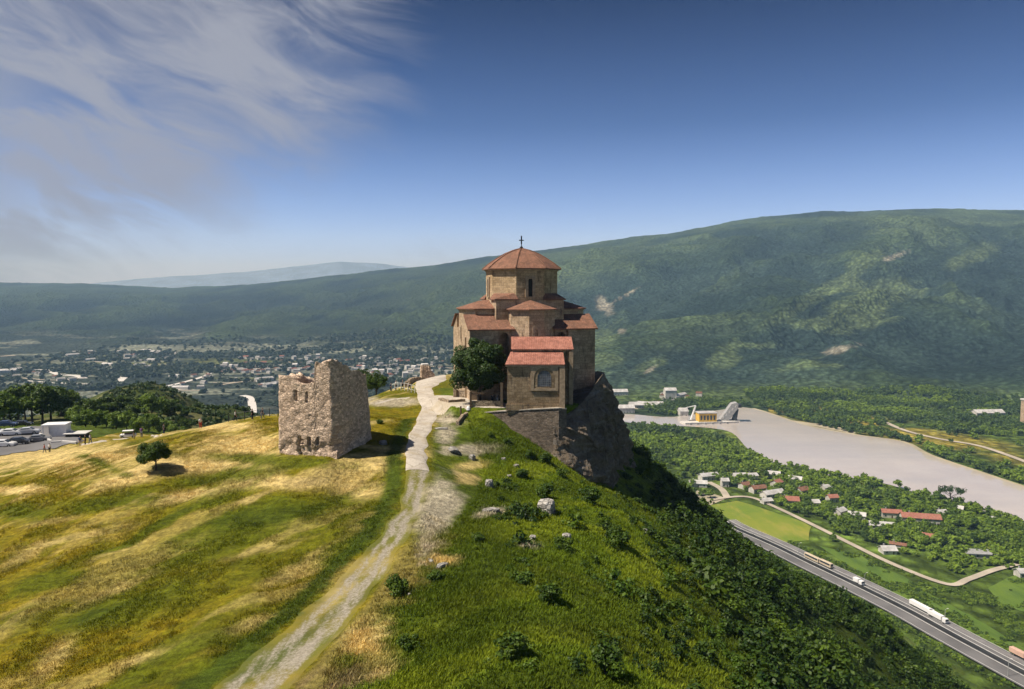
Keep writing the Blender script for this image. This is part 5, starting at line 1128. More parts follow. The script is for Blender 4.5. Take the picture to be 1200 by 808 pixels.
vtr = trunk_mb(1.0, 0.06, 4, 90, .5).build('trunk', M['bark'], None, uv=False); vt_me = vtr.data; bpy.data.objects.remove(vtr)
land = [(V2(*q), n_) for q, n_ in [((1078,614),'large farmhouse'),((1044,606),'short red-roofed wing'),((1086,632),'narrow red-roofed barn'),((1146,652),'grey warehouse'),((1122,600),'white cabin near the bank'),((1103,604),'white hut right of the farmhouse'),
 ((1032,619),'low white greenhouse'),((1004,608),'larger white house left of the farm'),((984,604),'smaller white house left of the farm'),((975,588),'red-roofed cottage in the woods'),((968,575),'white hut among the riverside trees'),((953,593),'white hut right of the village row'),
 ((940,579),'brown-roofed house above the row'),((925,591),'pinkish-roofed house'),((905,582),'long building of the village row'),((888,577),'brown-roofed house of the row'),((866,561),'small white house behind the fork'),((907,560),'white house nearest the river bend'),
 ((849,570),'tall white house at the fork'),((830,562),'long white-roofed house'),((818,570),'low pale shed'),((900,610),'yellow-green field'),((1113,592),'flat-topped spreading tree'),((828,495),'yellow powerhouse'),((853,494),'leaning grey gate'),((785,505),'river narrows'),
 ((740,505),'foot of the cliff'),((1040,648),'white shed by the road'),((1160,671),'end of the dirt road'),((1110,686),'bend of the dirt road'),((1000,642),'middle of the dirt road'),((952,659),'beige coaches'),((1006,687),'small white lorry'),((1082,719),'long white lorry'),((1196,774),'pink-loaded lorry'),
 ((1198,676),'hut above the green field'),((1168,612),'hut at the end of the wood'),((860,530),'inner bend of the river'),((810,520),'meadow by the near bank'),((1015,560),'middle of the near bank'),((1185,640),'small yellow meadow'),((790,545),'bare yard by the slope'),((950,548),'upper near bank'),((1050,730),'near lane of the highway'),
 ((850,545),'wood above the village row'),((1130,630),'wood below the white cabin'),((1180,720),'green field at the right'),((1065,500),'yellow fields over the river'),((1157,489),'pink-white building over the river'),((940,480),'far bank opposite the dam')]]
lp = np.array([q for q, n_ in land]); tr_list = []
for i in ind:
    dd_ = np.hypot(lp[:, 0] - cand[i, 0], lp[:, 1] - cand[i, 1]); tr_list.append((int(np.argmin(dd_)), float(dd_.min()), int(i)))
cnt = {}
for k_, dd_, i in sorted(tr_list):
    cnt[k_] = cnt.get(k_, 0) + 1; n_ = cnt[k_]; big = 'tall' if sz[i] > 8.5 else ('low' if sz[i] < 6.5 else 'middling')
    lab = '%s tree, %snearest to the %s' % (big, (ORD[n_ - 1] + ' ') if n_ > 1 else '', land[k_][1]); kd = int(rng.integers(0, 4))
    r_ = empty('valley_tree', (cand[i, 0], cand[i, 1], hz_[i] - 0.2), random.random() * 6, lab, 'tree', 'trees in the river valley'); s_ = sz[i] / 2.15
    r_.scale = (s_ * random.uniform(.9, 1.2),) * 2 + (s_,); link('crown', vm[kd], r_); link('trunk', vt_me, r_)
# odd grey spreading tree by the water
x, y = V2(1113, 592)
tree('spreading_tree', (x, y, 0), crown_mesh('spreading_crown', 900, 15, 3.2, 14.5, 1.5, clumps=26, seed=700, clump_r=0.3), M['leaf_dark'], trunk_mb(12, 0.6, 7, 9, .9), 'tall flat-topped dark tree standing out against the river')

# ---- far town on the left: houses, individually placed
def town_house(w_, d_, h_, rm):
    mb = MB().box(-w_ / 2, -d_ / 2, -1, w_ / 2, d_ / 2, h_); b = mb.build('wall', M['plaster_w'], None, uv=False)
    rh = d_ * .3; rf = MB().add([(-w_ / 2 - .5, -d_ / 2 - .5, h_ + .02), (w_ / 2 + .5, -d_ / 2 - .5, h_ + .02), (w_ / 2 + .5, d_ / 2 + .5, h_ + .02), (-w_ / 2 - .5, d_ / 2 + .5, h_ + .02), (-w_ / 2, 0, h_ + rh), (w_ / 2, 0, h_ + rh)],
                                 [(0, 1, 5, 4), (2, 3, 4, 5), (1, 2, 5), (3, 0, 4), (0, 3, 2, 1)]).build('roof', rm, None, uv=False)
    m1, m2 = b.data, rf.data; bpy.data.objects.remove(b); bpy.data.objects.remove(rf); return m1, m2
th = [('broad', 'grey roof', *town_house(20, 12, 7, M['townroof'])), ('small', 'grey roof', *town_house(12, 10, 6, M['townroof'])), ('tall', 'pale roof', *town_house(16, 13, 14, M['wroof'])),
      ('small', 'red roof', *town_house(13, 11, 6, M['tile'])), ('long', 'pale roof', *town_house(48, 14, 7, M['wroof'])), ('broad', 'red roof', *town_house(20, 12, 8, M['tile_red']))]
zones = [([(255,441),(330,440),(395,444),(395,436),(330,432),(258,436)], 34, 'in the lower left part of the far town'), ([(395,444),(440,448),(530,440),(530,434),(395,436)], 40, 'in the lower right part of the far town'),
         ([(258,436),(395,436),(395,424),(330,424),(260,430)], 36, 'in the middle left part of the far town'), ([(395,436),(530,434),(530,425),(395,423)], 40, 'in the middle right part of the far town'),
         ([(280,418),(530,422),(530,426),(280,424)], 45, 'on the upper edge of the far town'),
         ([(60,412),(240,412),(250,432),(100,432)], 22, 'among the far left fields'), ([(0,432),(110,436),(110,448),(0,446)], 10, 'beyond the tall grove'),
         ([(190,440),(330,440),(330,462),(200,458)], 16, 'in the plain left of the tower'),
         ([(745,462),(830,462),(812,480),(750,480)], 14, 'on the far bank left of the dam')]
tn = 0
for poly, k, desc in zones:
    xs = [p[0] for p in poly]; ys = [p[1] for p in poly]; lst = []
    while len(lst) < k:
        u, v = random.uniform(min(xs), max(xs)), random.uniform(min(ys), max(ys))
        if inpoly([u], [v], poly)[0]: lst.append((u, v))
    lst.sort(); 
    for i, (u, v) in enumerate(lst):
        p = G(u, v, True); q = random.choice([0, 1, 1, 3, 2, 0, 5, 1] if k > 30 else [0, 4, 1, 4, 0, 3]); sz_, rc, m1, m2 = th[q]
        lab = '%s %s-roofed house from the left %s' % (ORD[i], rc.split()[0], desc) if i < len(ORD) else '%s house with a %s %s, right half' % (sz_, rc, desc)
        r_ = empty('town_house', (p.x, p.y, p.z), R(random.choice([0, 20, -25, 70, 50]) + random.uniform(-8, 8)), lab, 'house', 'houses of the far town'); s_ = random.uniform(.6, .95); r_.scale = (s_, s_, s_)
        link('wall', m1, r_); link('roof', m2, r_)
# far plain trees on the left as woods
cc_ = []
N_ = 26000; qx = rng.uniform(-1500, 500, N_); qy = rng.uniform(1050, 2900, N_); z_ = mount(qx, qy); qu, qv = proj(qx, qy, z_)
b_ = fbm(qx / 300, qy / 110, 4, 801); kp = (qu > -20) & (qu < 600) & ((b_ > .55) | (rng.random(N_) < .1)) & (z_ < 60) & (rng.random(N_) < .7)
ps = np.stack([qx, qy, z_ - .5], -1)[kp]; print('far woods', len(ps))
scatter('far_woods', [crown(26, 1.3, .8, .7, 1.0, clumps=6, seed=810 + i, clump_r=.5)[0] for i in range(4)], ps, rng.uniform(4, 8.5, len(ps)), rng.random(len(ps)), M['leaf_far'], 'dark woods across the far valley floor')

# ================================================================== DAM AND RIVERSIDE WORKS
def at(u, v, z=0.0): return V2(u, v, z)
x, y = at(828, 495); r_ = empty('powerhouse', (x, y, 0), R(4), 'bright yellow building on the dam at the end of the river', 'building')
MB().box(-15, -9, -1, 13, 9, 15).build('wall', M['yellow'], r_, uv=False); MB().box(-16, -10, 15.01, 14, 10, 16.4).build('roof', M['wroof'], r_, uv=False)
for k in range(5): MB().box(-13 + k * 5.2, -9.08, 5, -10 + k * 5.2, -8.95, 12).build('window', M['glass'], r_, uv=False)
MB().box(-15.5, -10.2, -1, 14, -9.1, 2.2).build('plinth', M['offwhite'], r_, uv=False)
x, y = at(853, 494); r_ = empty('spillway_gate', (x, y, 0), R(-6), 'big leaning grey concrete gate structure at the right end of the dam', 'gate')
mb = MB(); mb.add([(-14, -7, 2), (0, -7, 2), (17, -7, 26), (12, -7, 31), (4, -7, 29), (-14, 7, 2), (0, 7, 2), (17, 7, 26), (12, 7, 31), (4, 7, 29)], [(0, 1, 2, 3, 4), (5, 9, 8, 7, 6), (0, 5, 6, 1), (1, 6, 7, 2), (2, 7, 8, 3), (3, 8, 9, 4), (4, 9, 5, 0)])
mb.build('leaning_frame', M['grey'], r_, bevel=0.5); MB().add([(6, -6, 0), (12, -6, 0), (15, -6, 20), (11, -6, 17), (6, 6, 0), (12, 6, 0), (15, 6, 20), (11, 6, 17)], [(0, 1, 2, 3), (4, 7, 6, 5), (0, 4, 5, 1), (1, 5, 6, 2), (2, 6, 7, 3), (3, 7, 4, 0)]).build('strut', M['ditch'], r_, uv=False)
MB().box(-16, -9, -1, 17, 9, 2.0).build('base', M['offwhite'], r_, uv=False); MB().box(14, -8, 23, 19, 8, 28).build('gate_leaf', M['iron'], r_, uv=False)
for k in range(5): MB().add([(-10 + k * 4.6, -7.25, 5 + k * 4.5), (-8.5 + k * 4.6, -7.25, 5 + k * 4.5), (-7 + k * 4.6, -7.25, 9 + k * 4.5), (-8.5 + k * 4.6, -7.25, 9 + k * 4.5), (-10 + k * 4.6, -6.9, 5 + k * 4.5), (-8.5 + k * 4.6, -6.9, 5 + k * 4.5), (-7 + k * 4.6, -6.9, 9 + k * 4.5), (-8.5 + k * 4.6, -6.9, 9 + k * 4.5)],
    [(0, 1, 2, 3), (4, 7, 6, 5), (0, 4, 5, 1), (1, 5, 6, 2), (2, 6, 7, 3), (3, 7, 4, 0)]).build('rib', M['offwhite'], r_, uv=False)
x, y = at(812, 494); r_ = empty('crane', (x, y, 0), R(10), 'white slanting crane mast left of the yellow building', 'crane')
MB().tube([(-4, 0, 0), (4, 0, 25)], [1.8, 1.5], 6).build('mast', M['white'], r_, uv=False); MB().tube([(4, 0, 25), (-12, 0, 22)], [0.8, 0.5], 5).build('jib', M['white'], r_, uv=False); MB().box(-8, -4, -1, 4, 4, 3).build('base', M['grey'], r_, uv=False)
a = at(800, 497); b = at(868, 495)
L = math.hypot(b[0] - a[0], b[1] - a[1]); r_ = empty('dam', ((a[0] + b[0]) / 2, (a[1] + b[1]) / 2, 0), math.atan2(b[1] - a[1], b[0] - a[0]), 'low pale concrete dam deck crossing the head of the river', 'dam')
MB().box(-L / 2, -11, -1, L / 2 - 8, 11, 2.1).build('deck', M['offwhite'], r_, uv=False)
for k in range(6): MB().box(-L / 2 + 6 + k * 12, -13, -1, -L / 2 + 8.5 + k * 12, -11.01, 3.4).build('pier', M['grey'], r_, uv=False)
MB().box(-L / 2, -10.9, 2.11, L / 2 - 8, -10.5, 3.3).build('parapet', M['grey'], r_, uv=False)
for u, v, w_, h_, lb in [(785, 467, 22, 16, 'white three-storey block on the far bank left of the dam'), (757, 478, 60, 6, 'long low white works building on the far bank'), (722, 463, 44, 7, 'long white shed beside the cliff on the far bank'),
                         (722, 484, 60, 9, 'broad pale warehouse at the near end of the far bank'), (1157, 489, 48, 8, 'long pink-white building on the far bank at the right'), (800, 487, 14, 8, 'white pump house standing in the shallows'),
                         (1068, 462, 16, 6, 'small white house at the foot of the big mountain')]:
    house(u, v, w_, 16, h_, 'offwhite', 4, lb, 'works_building')
# monument on the right edge
p = G(1199, 462, True); r_ = empty('tower_block', (p.x, p.y, p.z), 0, 'tall brown tower cut off by the right edge of the view', 'tower')
x, y = at(1203, 500, 0); r_.location = (x, y, 0)
MB().box(-6, -6, -1, 8, 6, 40).build('wall', M['ashlar'], r_); MB().box(-7, -7, 40.01, 9, 7, 42).build('roof', M['offwhite'], r_, uv=False); MB().box(-8, -8, -1, 10, -6.01, 9).build('porch', M['grey'], r_, uv=False)

# ================================================================== HIGHWAY TRAFFIC
def along(u, v, d=0):
    x, y = V2(u, v); k = min(range(len(hwp)), key=lambda i: (hwp[i][0] - x) ** 2 + (hwp[i][1] - y) ** 2); k2 = min(k + 1, len(hwp) - 1); k1 = max(k2 - 1, 0)
    return x, y, math.atan2(hwp[k2][1] - hwp[k1][1], hwp[k2][0] - hwp[k1][0])
def wheels(r_, xs, hw_, rad=0.5, wd=0.3):
    for xx in xs:
        for s_ in (-1, 1):
            w_ = MB().tube([(xx, s_ * (hw_ - wd), rad), (xx, s_ * hw_, rad)], rad, 12).build('wheel', M['rubber'], r_, uv=False, smooth=False)
            MB().tube([(xx, s_ * (hw_ - 0.02), rad), (xx, s_ * (hw_ + 0.015), rad)], rad * .5, 8).build('rim', M['grey'], w_, uv=False)
def truck(u, v, L, lb, bm_, name='lorry', wdt=2.8, h_=3.7):
    L = L * .85; x, y, a = along(u, v); r_ = empty(name, (x, y, 1.45), a, lb, 'lorry' if name == 'lorry' else 'bus')
    if name == 'bus':
        MB().box(-L / 2, -wdt / 2, .6, L / 2, wdt / 2, h_).build('body', bm_, r_, uv=False, bevel=.2)
        for s_ in (-1, 1): MB().box(-L / 2 + .8, s_ * wdt / 2 - .03, 2.0, L / 2 - .8, s_ * wdt / 2 + .03, 3.3).build('side_window', M['glass'], r_, uv=False)
        MB().box(L / 2 - .05, -wdt / 2 + .3, 1.8, L / 2 + .03, wdt / 2 - .3, 3.4).build('windscreen', M['glass'], r_, uv=False)
    else:
        MB().box(-L / 2, -wdt / 2, 1.1, L / 2 - 3.2, wdt / 2, h_).build('trailer', bm_, r_, uv=False, bevel=.08)
        MB().box(L / 2 - 2.8, -wdt / 2 + .1, .7, L / 2, wdt / 2 - .1, 3.3).build('cab', M['white'], r_, uv=False, bevel=.15)
        MB().box(L / 2 - .04, -wdt / 2 + .3, 1.9, L / 2 + .04, wdt / 2 - .3, 2.9).build('windscreen', M['glass'], r_, uv=False)
        MB().box(-L / 2 + .5, -.5, .7, L / 2 - 2.9, .5, 1.09).build('chassis', M['iron'], r_, uv=False)
    wheels(r_, [-L / 2 + 1.5, -L / 2 + 3, L / 2 - 1.6], wdt / 2); return r_
M['beige'] = flat('beige_paint', (0.50, 0.42, 0.31), .1, .5); M['pink'] = flat('faded_pink_canvas', (0.55, 0.36, 0.28), .1, .5)
truck(952, 659, 17, 'beige train coach on the highway beside a second one, the upper of the two', M['beige'], 'bus'); truck(968, 666, 13, 'beige coach following close below the first on the highway', M['beige'], 'bus')
truck(1006, 687, 9, 'small white lorry between the beige coaches and the long lorry', M['white'])
truck(1082, 719, 24, 'long white articulated lorry on the highway, upper half of the pair', M['white']); truck(1099, 729, 16, 'shorter white lorry right behind the long white one', M['white'])
truck(1196, 774, 14, 'lorry with a faded pink load at the right edge of the view', M['pink'])
# gravel heaps and lampposts along the road
for u, v, lb in [(936, 652, 'street lamp left of the beige coaches'), (1013, 689, 'street lamp beside the small white lorry'), (1107, 733, 'street lamp beside the long white lorry'), (1181, 795, 'street lamp nearest to the right edge')]:
    x, y, a = along(u, v); r_ = empty('street_lamp', (x, y, 1.3), a, lb, 'street lamp', 'lamps along the highway')
    MB().tube([(0, 0, 0), (0, 0, 8.5)], [.22, .12], 6).build('pole', M['grey'], r_, uv=False); MB().tube([(0, 0, 8.4), (0, 1.6, 9)], .09, 5).build('arm', M['grey'], r_, uv=False); MB().box(-.2, 1.2, 8.85, .2, 2.3, 9.05).build('lamp_head', M['lamp'], r_, uv=False)

# ================================================================== CAR PARK, KIOSK
cpk = [G(-40, 512), G(78, 500), G(98, 519), G(60, 527), G(-40, 540)]
def pave(name, pts, m_, off, label):
    xs = [p[0] for p in pts]; ys = [p[1] for p in pts]; gx_ = np.arange(min(xs), max(xs), 0.8); gy_ = np.arange(min(ys), max(ys), 0.8); A1, B1 = np.meshgrid(gx_, gy_)
    ins = inpoly(A1 + .4, B1 + .4, [tuple(p)[:2] for p in pts]); z_ = hill_z(A1, B1) + off; id_ = np.arange(A1.size).reshape(A1.shape)
    f_ = np.stack([id_[:-1, :-1], id_[:-1, 1:], id_[1:, 1:], id_[1:, :-1]], -1)[ins[:-1, :-1]]
    return tag(link(name, np_mesh(name, np.stack([A1, B1, z_], -1).reshape(-1, 3), f_), None, M[m_]), label, kind='structure')
pave('car_park', cpk, 'asphalt', 0.12, 'asphalt car park')
CARC = {'white': (0.7, 0.7, 0.7), 'silver': (0.45, 0.46, 0.48), 'black': (0.02, 0.02, 0.022), 'dark blue': (0.03, 0.05, 0.12), 'grey': (0.2, 0.2, 0.21), 'red': (0.35, 0.03, 0.02)}
def car(u, v, ang, cname, lb, y=150):
    p = P(u, v, y); p.z = gz(p.x, p.y) + 0.12
    r_ = empty('parked_car', tuple(p), R(ang), lb, 'car', 'cars in the car park')
    key = 'car_' + cname.replace(' ', '_')
    if key not in M: M[key] = flat(key + '_paint', CARC[cname], .05, 1, .25, .6)
    prof = [(-2.15, .35), (-2.2, .75), (-2.0, .95), (-1.55, 1.0), (-0.95, 1.42), (0.45, 1.45), (1.15, 1.0), (2.0, .85), (2.2, .65), (2.2, .35)]
    rings = []
    for yy, k in ((-.86, .94), (-.8, 1), (.8, 1), (.86, .94)): rings.append([(px_, yy * (0.86 if pz_ > 1.1 else 1), pz_ * (k if pz_ > .5 else 1)) for px_, pz_ in prof])
    MB().loft(rings).build('body', M[key], r_, uv=False)
    for s_ in (-1, 1): MB().add([(-1.35, s_ * .80, 1.0), (0.98, s_ * .80, 1.0), (0.42, s_ * .72, 1.37), (-0.88, s_ * .72, 1.37), (-1.35, s_ * .83, 1.0), (0.98, s_ * .83, 1.0), (0.42, s_ * .75, 1.37), (-0.88, s_ * .75, 1.37)], [(0, 1, 2, 3), (4, 7, 6, 5), (0, 4, 5, 1), (1, 5, 6, 2), (2, 6, 7, 3), (3, 7, 4, 0)]).build('side_window', M['glass'], r_, uv=False)
    for nm, x0, z0, x1, z1 in (('windscreen', 1.13, 1.03, 0.52, 1.42), ('rear_window', -1.52, 1.04, -1.0, 1.41)):
        MB().add([(x0, -.66, z0), (x0, .66, z0), (x1, .6, z1), (x1, -.6, z1), (x0 * 1.02, -.66, z0 + .03), (x0 * 1.02, .66, z0 + .03), (x1 * 1.03, .6, z1 + .03), (x1 * 1.03, -.6, z1 + .03)], [(0, 1, 2, 3), (4, 7, 6, 5), (0, 4, 5, 1), (1, 5, 6, 2), (2, 6, 7, 3), (3, 7, 4, 0)]).build(nm, M['glass'], r_, uv=False)
    for s_ in (-1, 1):
        MB().box(2.14, s_ * .6 - .17, .6, 2.22, s_ * .6 + .17, .75).build('headlight', M['lamp'], r_, uv=False)
    wheels(r_, (-1.35, 1.35), .88, .33, .22)
car(33, 517, 20, 'silver', 'silver saloon car nearest to the white kiosk', 150); car(13, 519, 15, 'white', 'white car left of the silver saloon', 149); car(-6, 518, 15, 'white', 'white car at the far left edge of the car park', 150)
car(45, 521, 20, 'grey', 'grey car in front of the silver saloon', 144); car(22, 525, 10, 'black', 'black car in the front row of the car park', 141); car(4, 527, 10, 'white', 'white car in the front row at the left', 139)
car(8, 512, 12, 'dark blue', 'dark blue car in the rear row of the car park', 163); car(26, 509, 12, 'black', 'black car in the rear row under the trees', 168)
# pale minibus and vehicles by the track
p = G(150, 514); r_ = empty('small_vehicle', (p.x, p.y, p.z + .05), R(200), 'white cart with dark openings beside the track at the meadow brow', 'cart')
MB().box(-1.6, -.7, .35, 1.5, .7, .9).build('body', M['white'], r_, bevel=.08, uv=False); MB().box(-1.2, -.68, 1.55, 1.0, .68, 1.65).build('roof', M['white'], r_, uv=False)
for x_ in (-1.1, .9):
    for s_ in (-.6, .6): MB().tube([(x_, s_, .8), (x_, s_, 1.56)], .04, 5).build('post', M['iron'], r_, uv=False)
MB().box(-.9, -.6, .9, .6, .6, 1.1).build('seat', M['wood'], r_, uv=False); wheels(r_, (-1.1, 1.0), .72, .3, .15)
# kiosk: white cabin with an overhanging flat roof and open porch
p = P(67, 511, 150); z_ = gz(p.x, p.y); r_ = empty('kiosk', (p.x, p.y, z_), R(12), 'white flat-roofed kiosk with an open porch beside the car park', 'kiosk')
r_.scale = (.8, .8, .85); MB().box(-.5, -1.8, -.3, 2.7, 1.8, 2.75).build('wall', M['white'], r_, uv=False); MB().box(-2.9, -2.1, 2.76, 2.9, 2.1, 3.15).build('roof', M['white'], r_, uv=False, bevel=.05)
MB().box(-2.4, 1.2, -.3, -.51, 1.6, 2.75).build('back_panel', M['grey'], r_, uv=False); MB().box(-1.6, -.5, -.3, -.9, 1.19, 2.7).build('door', M['white'], r_, uv=False)
for x_ in (-2.7, -.62): MB().box(x_, -1.9, -.3, x_ + .22, -1.68, 2.75).build('post', M['white'], r_, uv=False)
MB().box(-3.2, -2.6, -.35, 3.0, 2.2, .06).build('step', M['offwhite'], r_, uv=False)
p = P(91, 509, 150); r_ = empty('shed', (p.x, p.y, gz(p.x, p.y)), R(10), 'low dark shed with a flat grey roof right of the white kiosk', 'shed')
MB().box(-1.8, -1.4, -.3, 1.8, 1.4, .95).build('wall', M['ditch'], r_, uv=False); MB().box(-2.2, -1.8, .96, 2.2, 1.8, 1.12).build('roof', M['offwhite'], r_, uv=False)
# kerb blocks by the car park
for i, (ua, va, ub, vb) in enumerate([(47,510,60,518),(60,520,72,519),(73,519,90,521)]):
    a = G(ua, va); b = G(ub, vb); d_ = (b - a).length; o = MB().box(0, -.2, -.3, d_, .2, .45).build('low_barrier', M['offwhite'], None, uv=False, bevel=.04); o.location = a; o.rotation_euler = (0, 0, math.atan2(b.y - a.y, b.x - a.x))
    tag(o, '%s low white kerb block from the left by the kiosk' % ORD[i], 'barrier', 'kerb blocks by the car park')

# ================================================================== WALLS, POSTS, RUIN PILLAR
def low_wall(pts, h_, th_, lb, name='low_stone_wall'):
    mb = MB(); L = []
    for (u, v, y) in pts: q = P(u, v, y); L.append(Vector((q.x, q.y, gz(q.x, q.y))))
    D = []
    for a, b in zip(L[:-1], L[1:]):
        k = max(1, int((b - a).length / .5))
        for i in range(k): t = a.lerp(b, i / k); D.append(Vector((t.x, t.y, gz(t.x, t.y))))
    D.append(L[-1]); rg = []
    for i, q in enumerate(D):
        a, b = D[max(i - 1, 0)], D[min(i + 1, len(D) - 1)]; n_ = Vector((-(b.y - a.y), b.x - a.x, 0)).normalized() * th_ / 2; hh = h_ * random.uniform(.8, 1.1)
        rg.append([tuple(q - n_ - Vector((0, 0, .4))), tuple(q + n_ - Vector((0, 0, .4))), tuple(q + n_ * .9 + Vector((0, 0, hh))), tuple(q - n_ * .9 + Vector((0, 0, hh)))])
    mb.loft(rg); return tag(mb.build(name, M['lowwall']), lb, 'wall')
low_wall([(476,450,142),(484,444,150),(497,440,157),(507,437,162),(524,435,168)], 1.1, .6, 'low tan stone wall along the upper bend of the path')
low_wall([(536,462,121),(545,461,120),(560,461,121)], 1.3, .5, 'pale low wall behind the trunk of the big tree')
low_wall([(515,474,117),(526,477,114.5),(535,474,115),(545,473,115.5)], .5, .5, 'low stone edge of the earth bed under the big tree')
low_wall([(547,489,109.8),(542,491,108.6),(536,496,106)], .6, .5, 'dark broken wall stub at the left end of the terrace')
q = P(499, 441, 158); zq = gz(q.x, q.y)
pr = empty('ruined_pillar', (q.x, q.y, zq), .3, 'broken brown stone pillar beside the upper bend of the path', 'pillar')
rock_mesh('shaft', [[(-.9, -.8, 4.2), (.7, -.7, 4.0), (.9, .7, 3.9), (-.8, .8, 4.1)], [(-1.0, -.9, 3), (.9, -.8, 3), (1.0, .8, 3), (-1, .9, 3)], [(-1.0, -.9, 1.6), (1.7, -.8, 2.2), (1.8, .8, 2.1), (-1, .9, 1.6)], [(-1.2, -1.1, -.5), (2.0, -1, -.5), (2.0, 1, -.5), (-1.2, 1.1, -.5)]], M['rubble'], 60, 30, .25, 12, False, pr)
MB().box(-.95, -.75, 4.1, .55, .65, 4.5).build('cap', M['offwhite'], pr, bevel=.1)
q = P(511, 438, 163); tb = empty('stone_table', (q.x, q.y, gz(q.x, q.y)), .2, 'pale stone table on two legs beside the ruined pillar', 'table')
MB().box(-1.4, -.6, 1.0, 1.4, .6, 1.25).build('tabletop', M['offwhite'], tb, uv=False)
for x_ in (-1.1, .8): MB().box(x_, -.5, -.2, x_ + .3, .5, .999).build('leg', M['offwhite'], tb, uv=False)
q = P(533, 462, 120.5); o = MB().box(-.25, -.25, -.2, .25, .25, 1.7).build('gate_pier', M['lowwall'], None, bevel=.04); o.location = (q.x, q.y, gz(q.x, q.y)); tag(o, 'short pale pier at the left end of the wall behind the tree', 'pier')
# gateway beside the chapel
gt_ = empty('gateway', (-1.6, 110.6, PADZ), 0, 'tall pale gate post with a dark rail between the tree and the chapel', 'gateway')
MB().box(-.2, -.2, -.1, .2, .2, 3.7).build('post', M['trim'], gt_, bevel=.03); MB().box(-4.6, -.1, 1.9, -.21, .1, 2.15).build('rail', M['wood'], gt_, uv=False); MB().box(-4.9, -.15, -.1, -4.6, .15, 2.3).build('post', M['wood'], gt_, uv=False)
MB().box(-4.59, .02, -.1, -.21, .12, .9).build('panel', M['lowwall'], gt_, uv=False)
o = MB().tube([(0, 0, 0), (0, 0, 1.5)], [.16, .14], 8).build('bollard', M['wood'], None, uv=False); q = P(540, 488, 109.9); o.location = (q.x, q.y, gz(q.x, q.y)); tag(o, 'dark wooden post at the left corner of the terrace', 'post')
o = MB().tube([(0, 0, 0), (0, 0, .35), (0, 0, .6)], [.35, .3, .12], 8).build('marker_stone', M['white'], None, uv=False); q = P(549, 486, 110.4); o.location = (q.x, q.y, gz(q.x, q.y)); tag(o, 'small white marker stone on the terrace edge', 'stone')
# fence along the brow of the meadow
def fence(pts, lb, h_=1.1, stepm=2.0, m_='iron', name='fence', mesh=False):
    L = [];
    for (u, v, y) in pts: q = P(u, v, y); L.append(Vector((q.x, q.y, gz(q.x, q.y))))
    D = []
    for a, b in zip(L[:-1], L[1:]):
        k = max(1, round((b - a).length / stepm)); D += [Vector(((a.lerp(b, i / k)).x, (a.lerp(b, i / k)).y, gz((a.lerp(b, i / k)).x, (a.lerp(b, i / k)).y))) for i in range(k)]
    D.append(L[-1]); r_ = empty(name, tuple(D[0]), 0, lb, 'fence')
    for q in D: MB().tube([q - D[0] - Vector((0, 0, .2)), q - D[0] + Vector((0, 0, h_))], .05, 5).build('post', M[m_], r_, uv=False)
    for zz in ((.5, h_ - .05) if not mesh else (.2, .5, .8, h_ - .05)): MB().tube([q - D[0] + Vector((0, 0, zz)) for q in D], .022, 4).build('rail', M[m_], r_, uv=False)
fence([(268,494,113),(296,489,112),(326,485,110)], 'thin dark rail fence along the brow behind the walkers', 1.3, 1.6)
fence([(459,457,128),(470,458,126),(478,459,125),(486,462,124)], 'row of white posts with rails beside the path behind the tower', 1.35, 1.0, 'white')

# ================================================================== PEOPLE
def skin_obj(name, joints, edges, radii, m_, parent, root=0, sub=1):
    me = bpy.data.meshes.new(name); me.from_pydata(joints, edges, []); me.update(); o = link(name, me, parent, m_)
    s_ = o.modifiers.new('skin', 'SKIN'); s_.use_smooth_shade = True
    for i, r_ in enumerate(radii): me.skin_vertices[0].data[i].radius = (r_, r_) if not isinstance(r_, tuple) else r_
    me.skin_vertices[0].data[root].use_root = True; me.update()
    sd = o.modifiers.new('sub', 'SUBSURF'); sd.levels = sub; sd.render_levels = sub; return o
M['skin'] = flat('skin', (0.42, 0.26, 0.19), .08, 5, .6); M['hair'] = flat('dark_hair', (0.02, 0.015, 0.012), .2, 20)
CL = {'black': (0.015, 0.015, 0.018), 'white': (0.65, 0.65, 0.65), 'blue': (0.05, 0.09, 0.22), 'red': (0.40, 0.05, 0.04), 'grey': (0.16, 0.16, 0.17), 'dark blue': (0.02, 0.03, 0.08), 'beige': (0.45, 0.38, 0.28), 'purple': (0.14, 0.07, 0.18)}
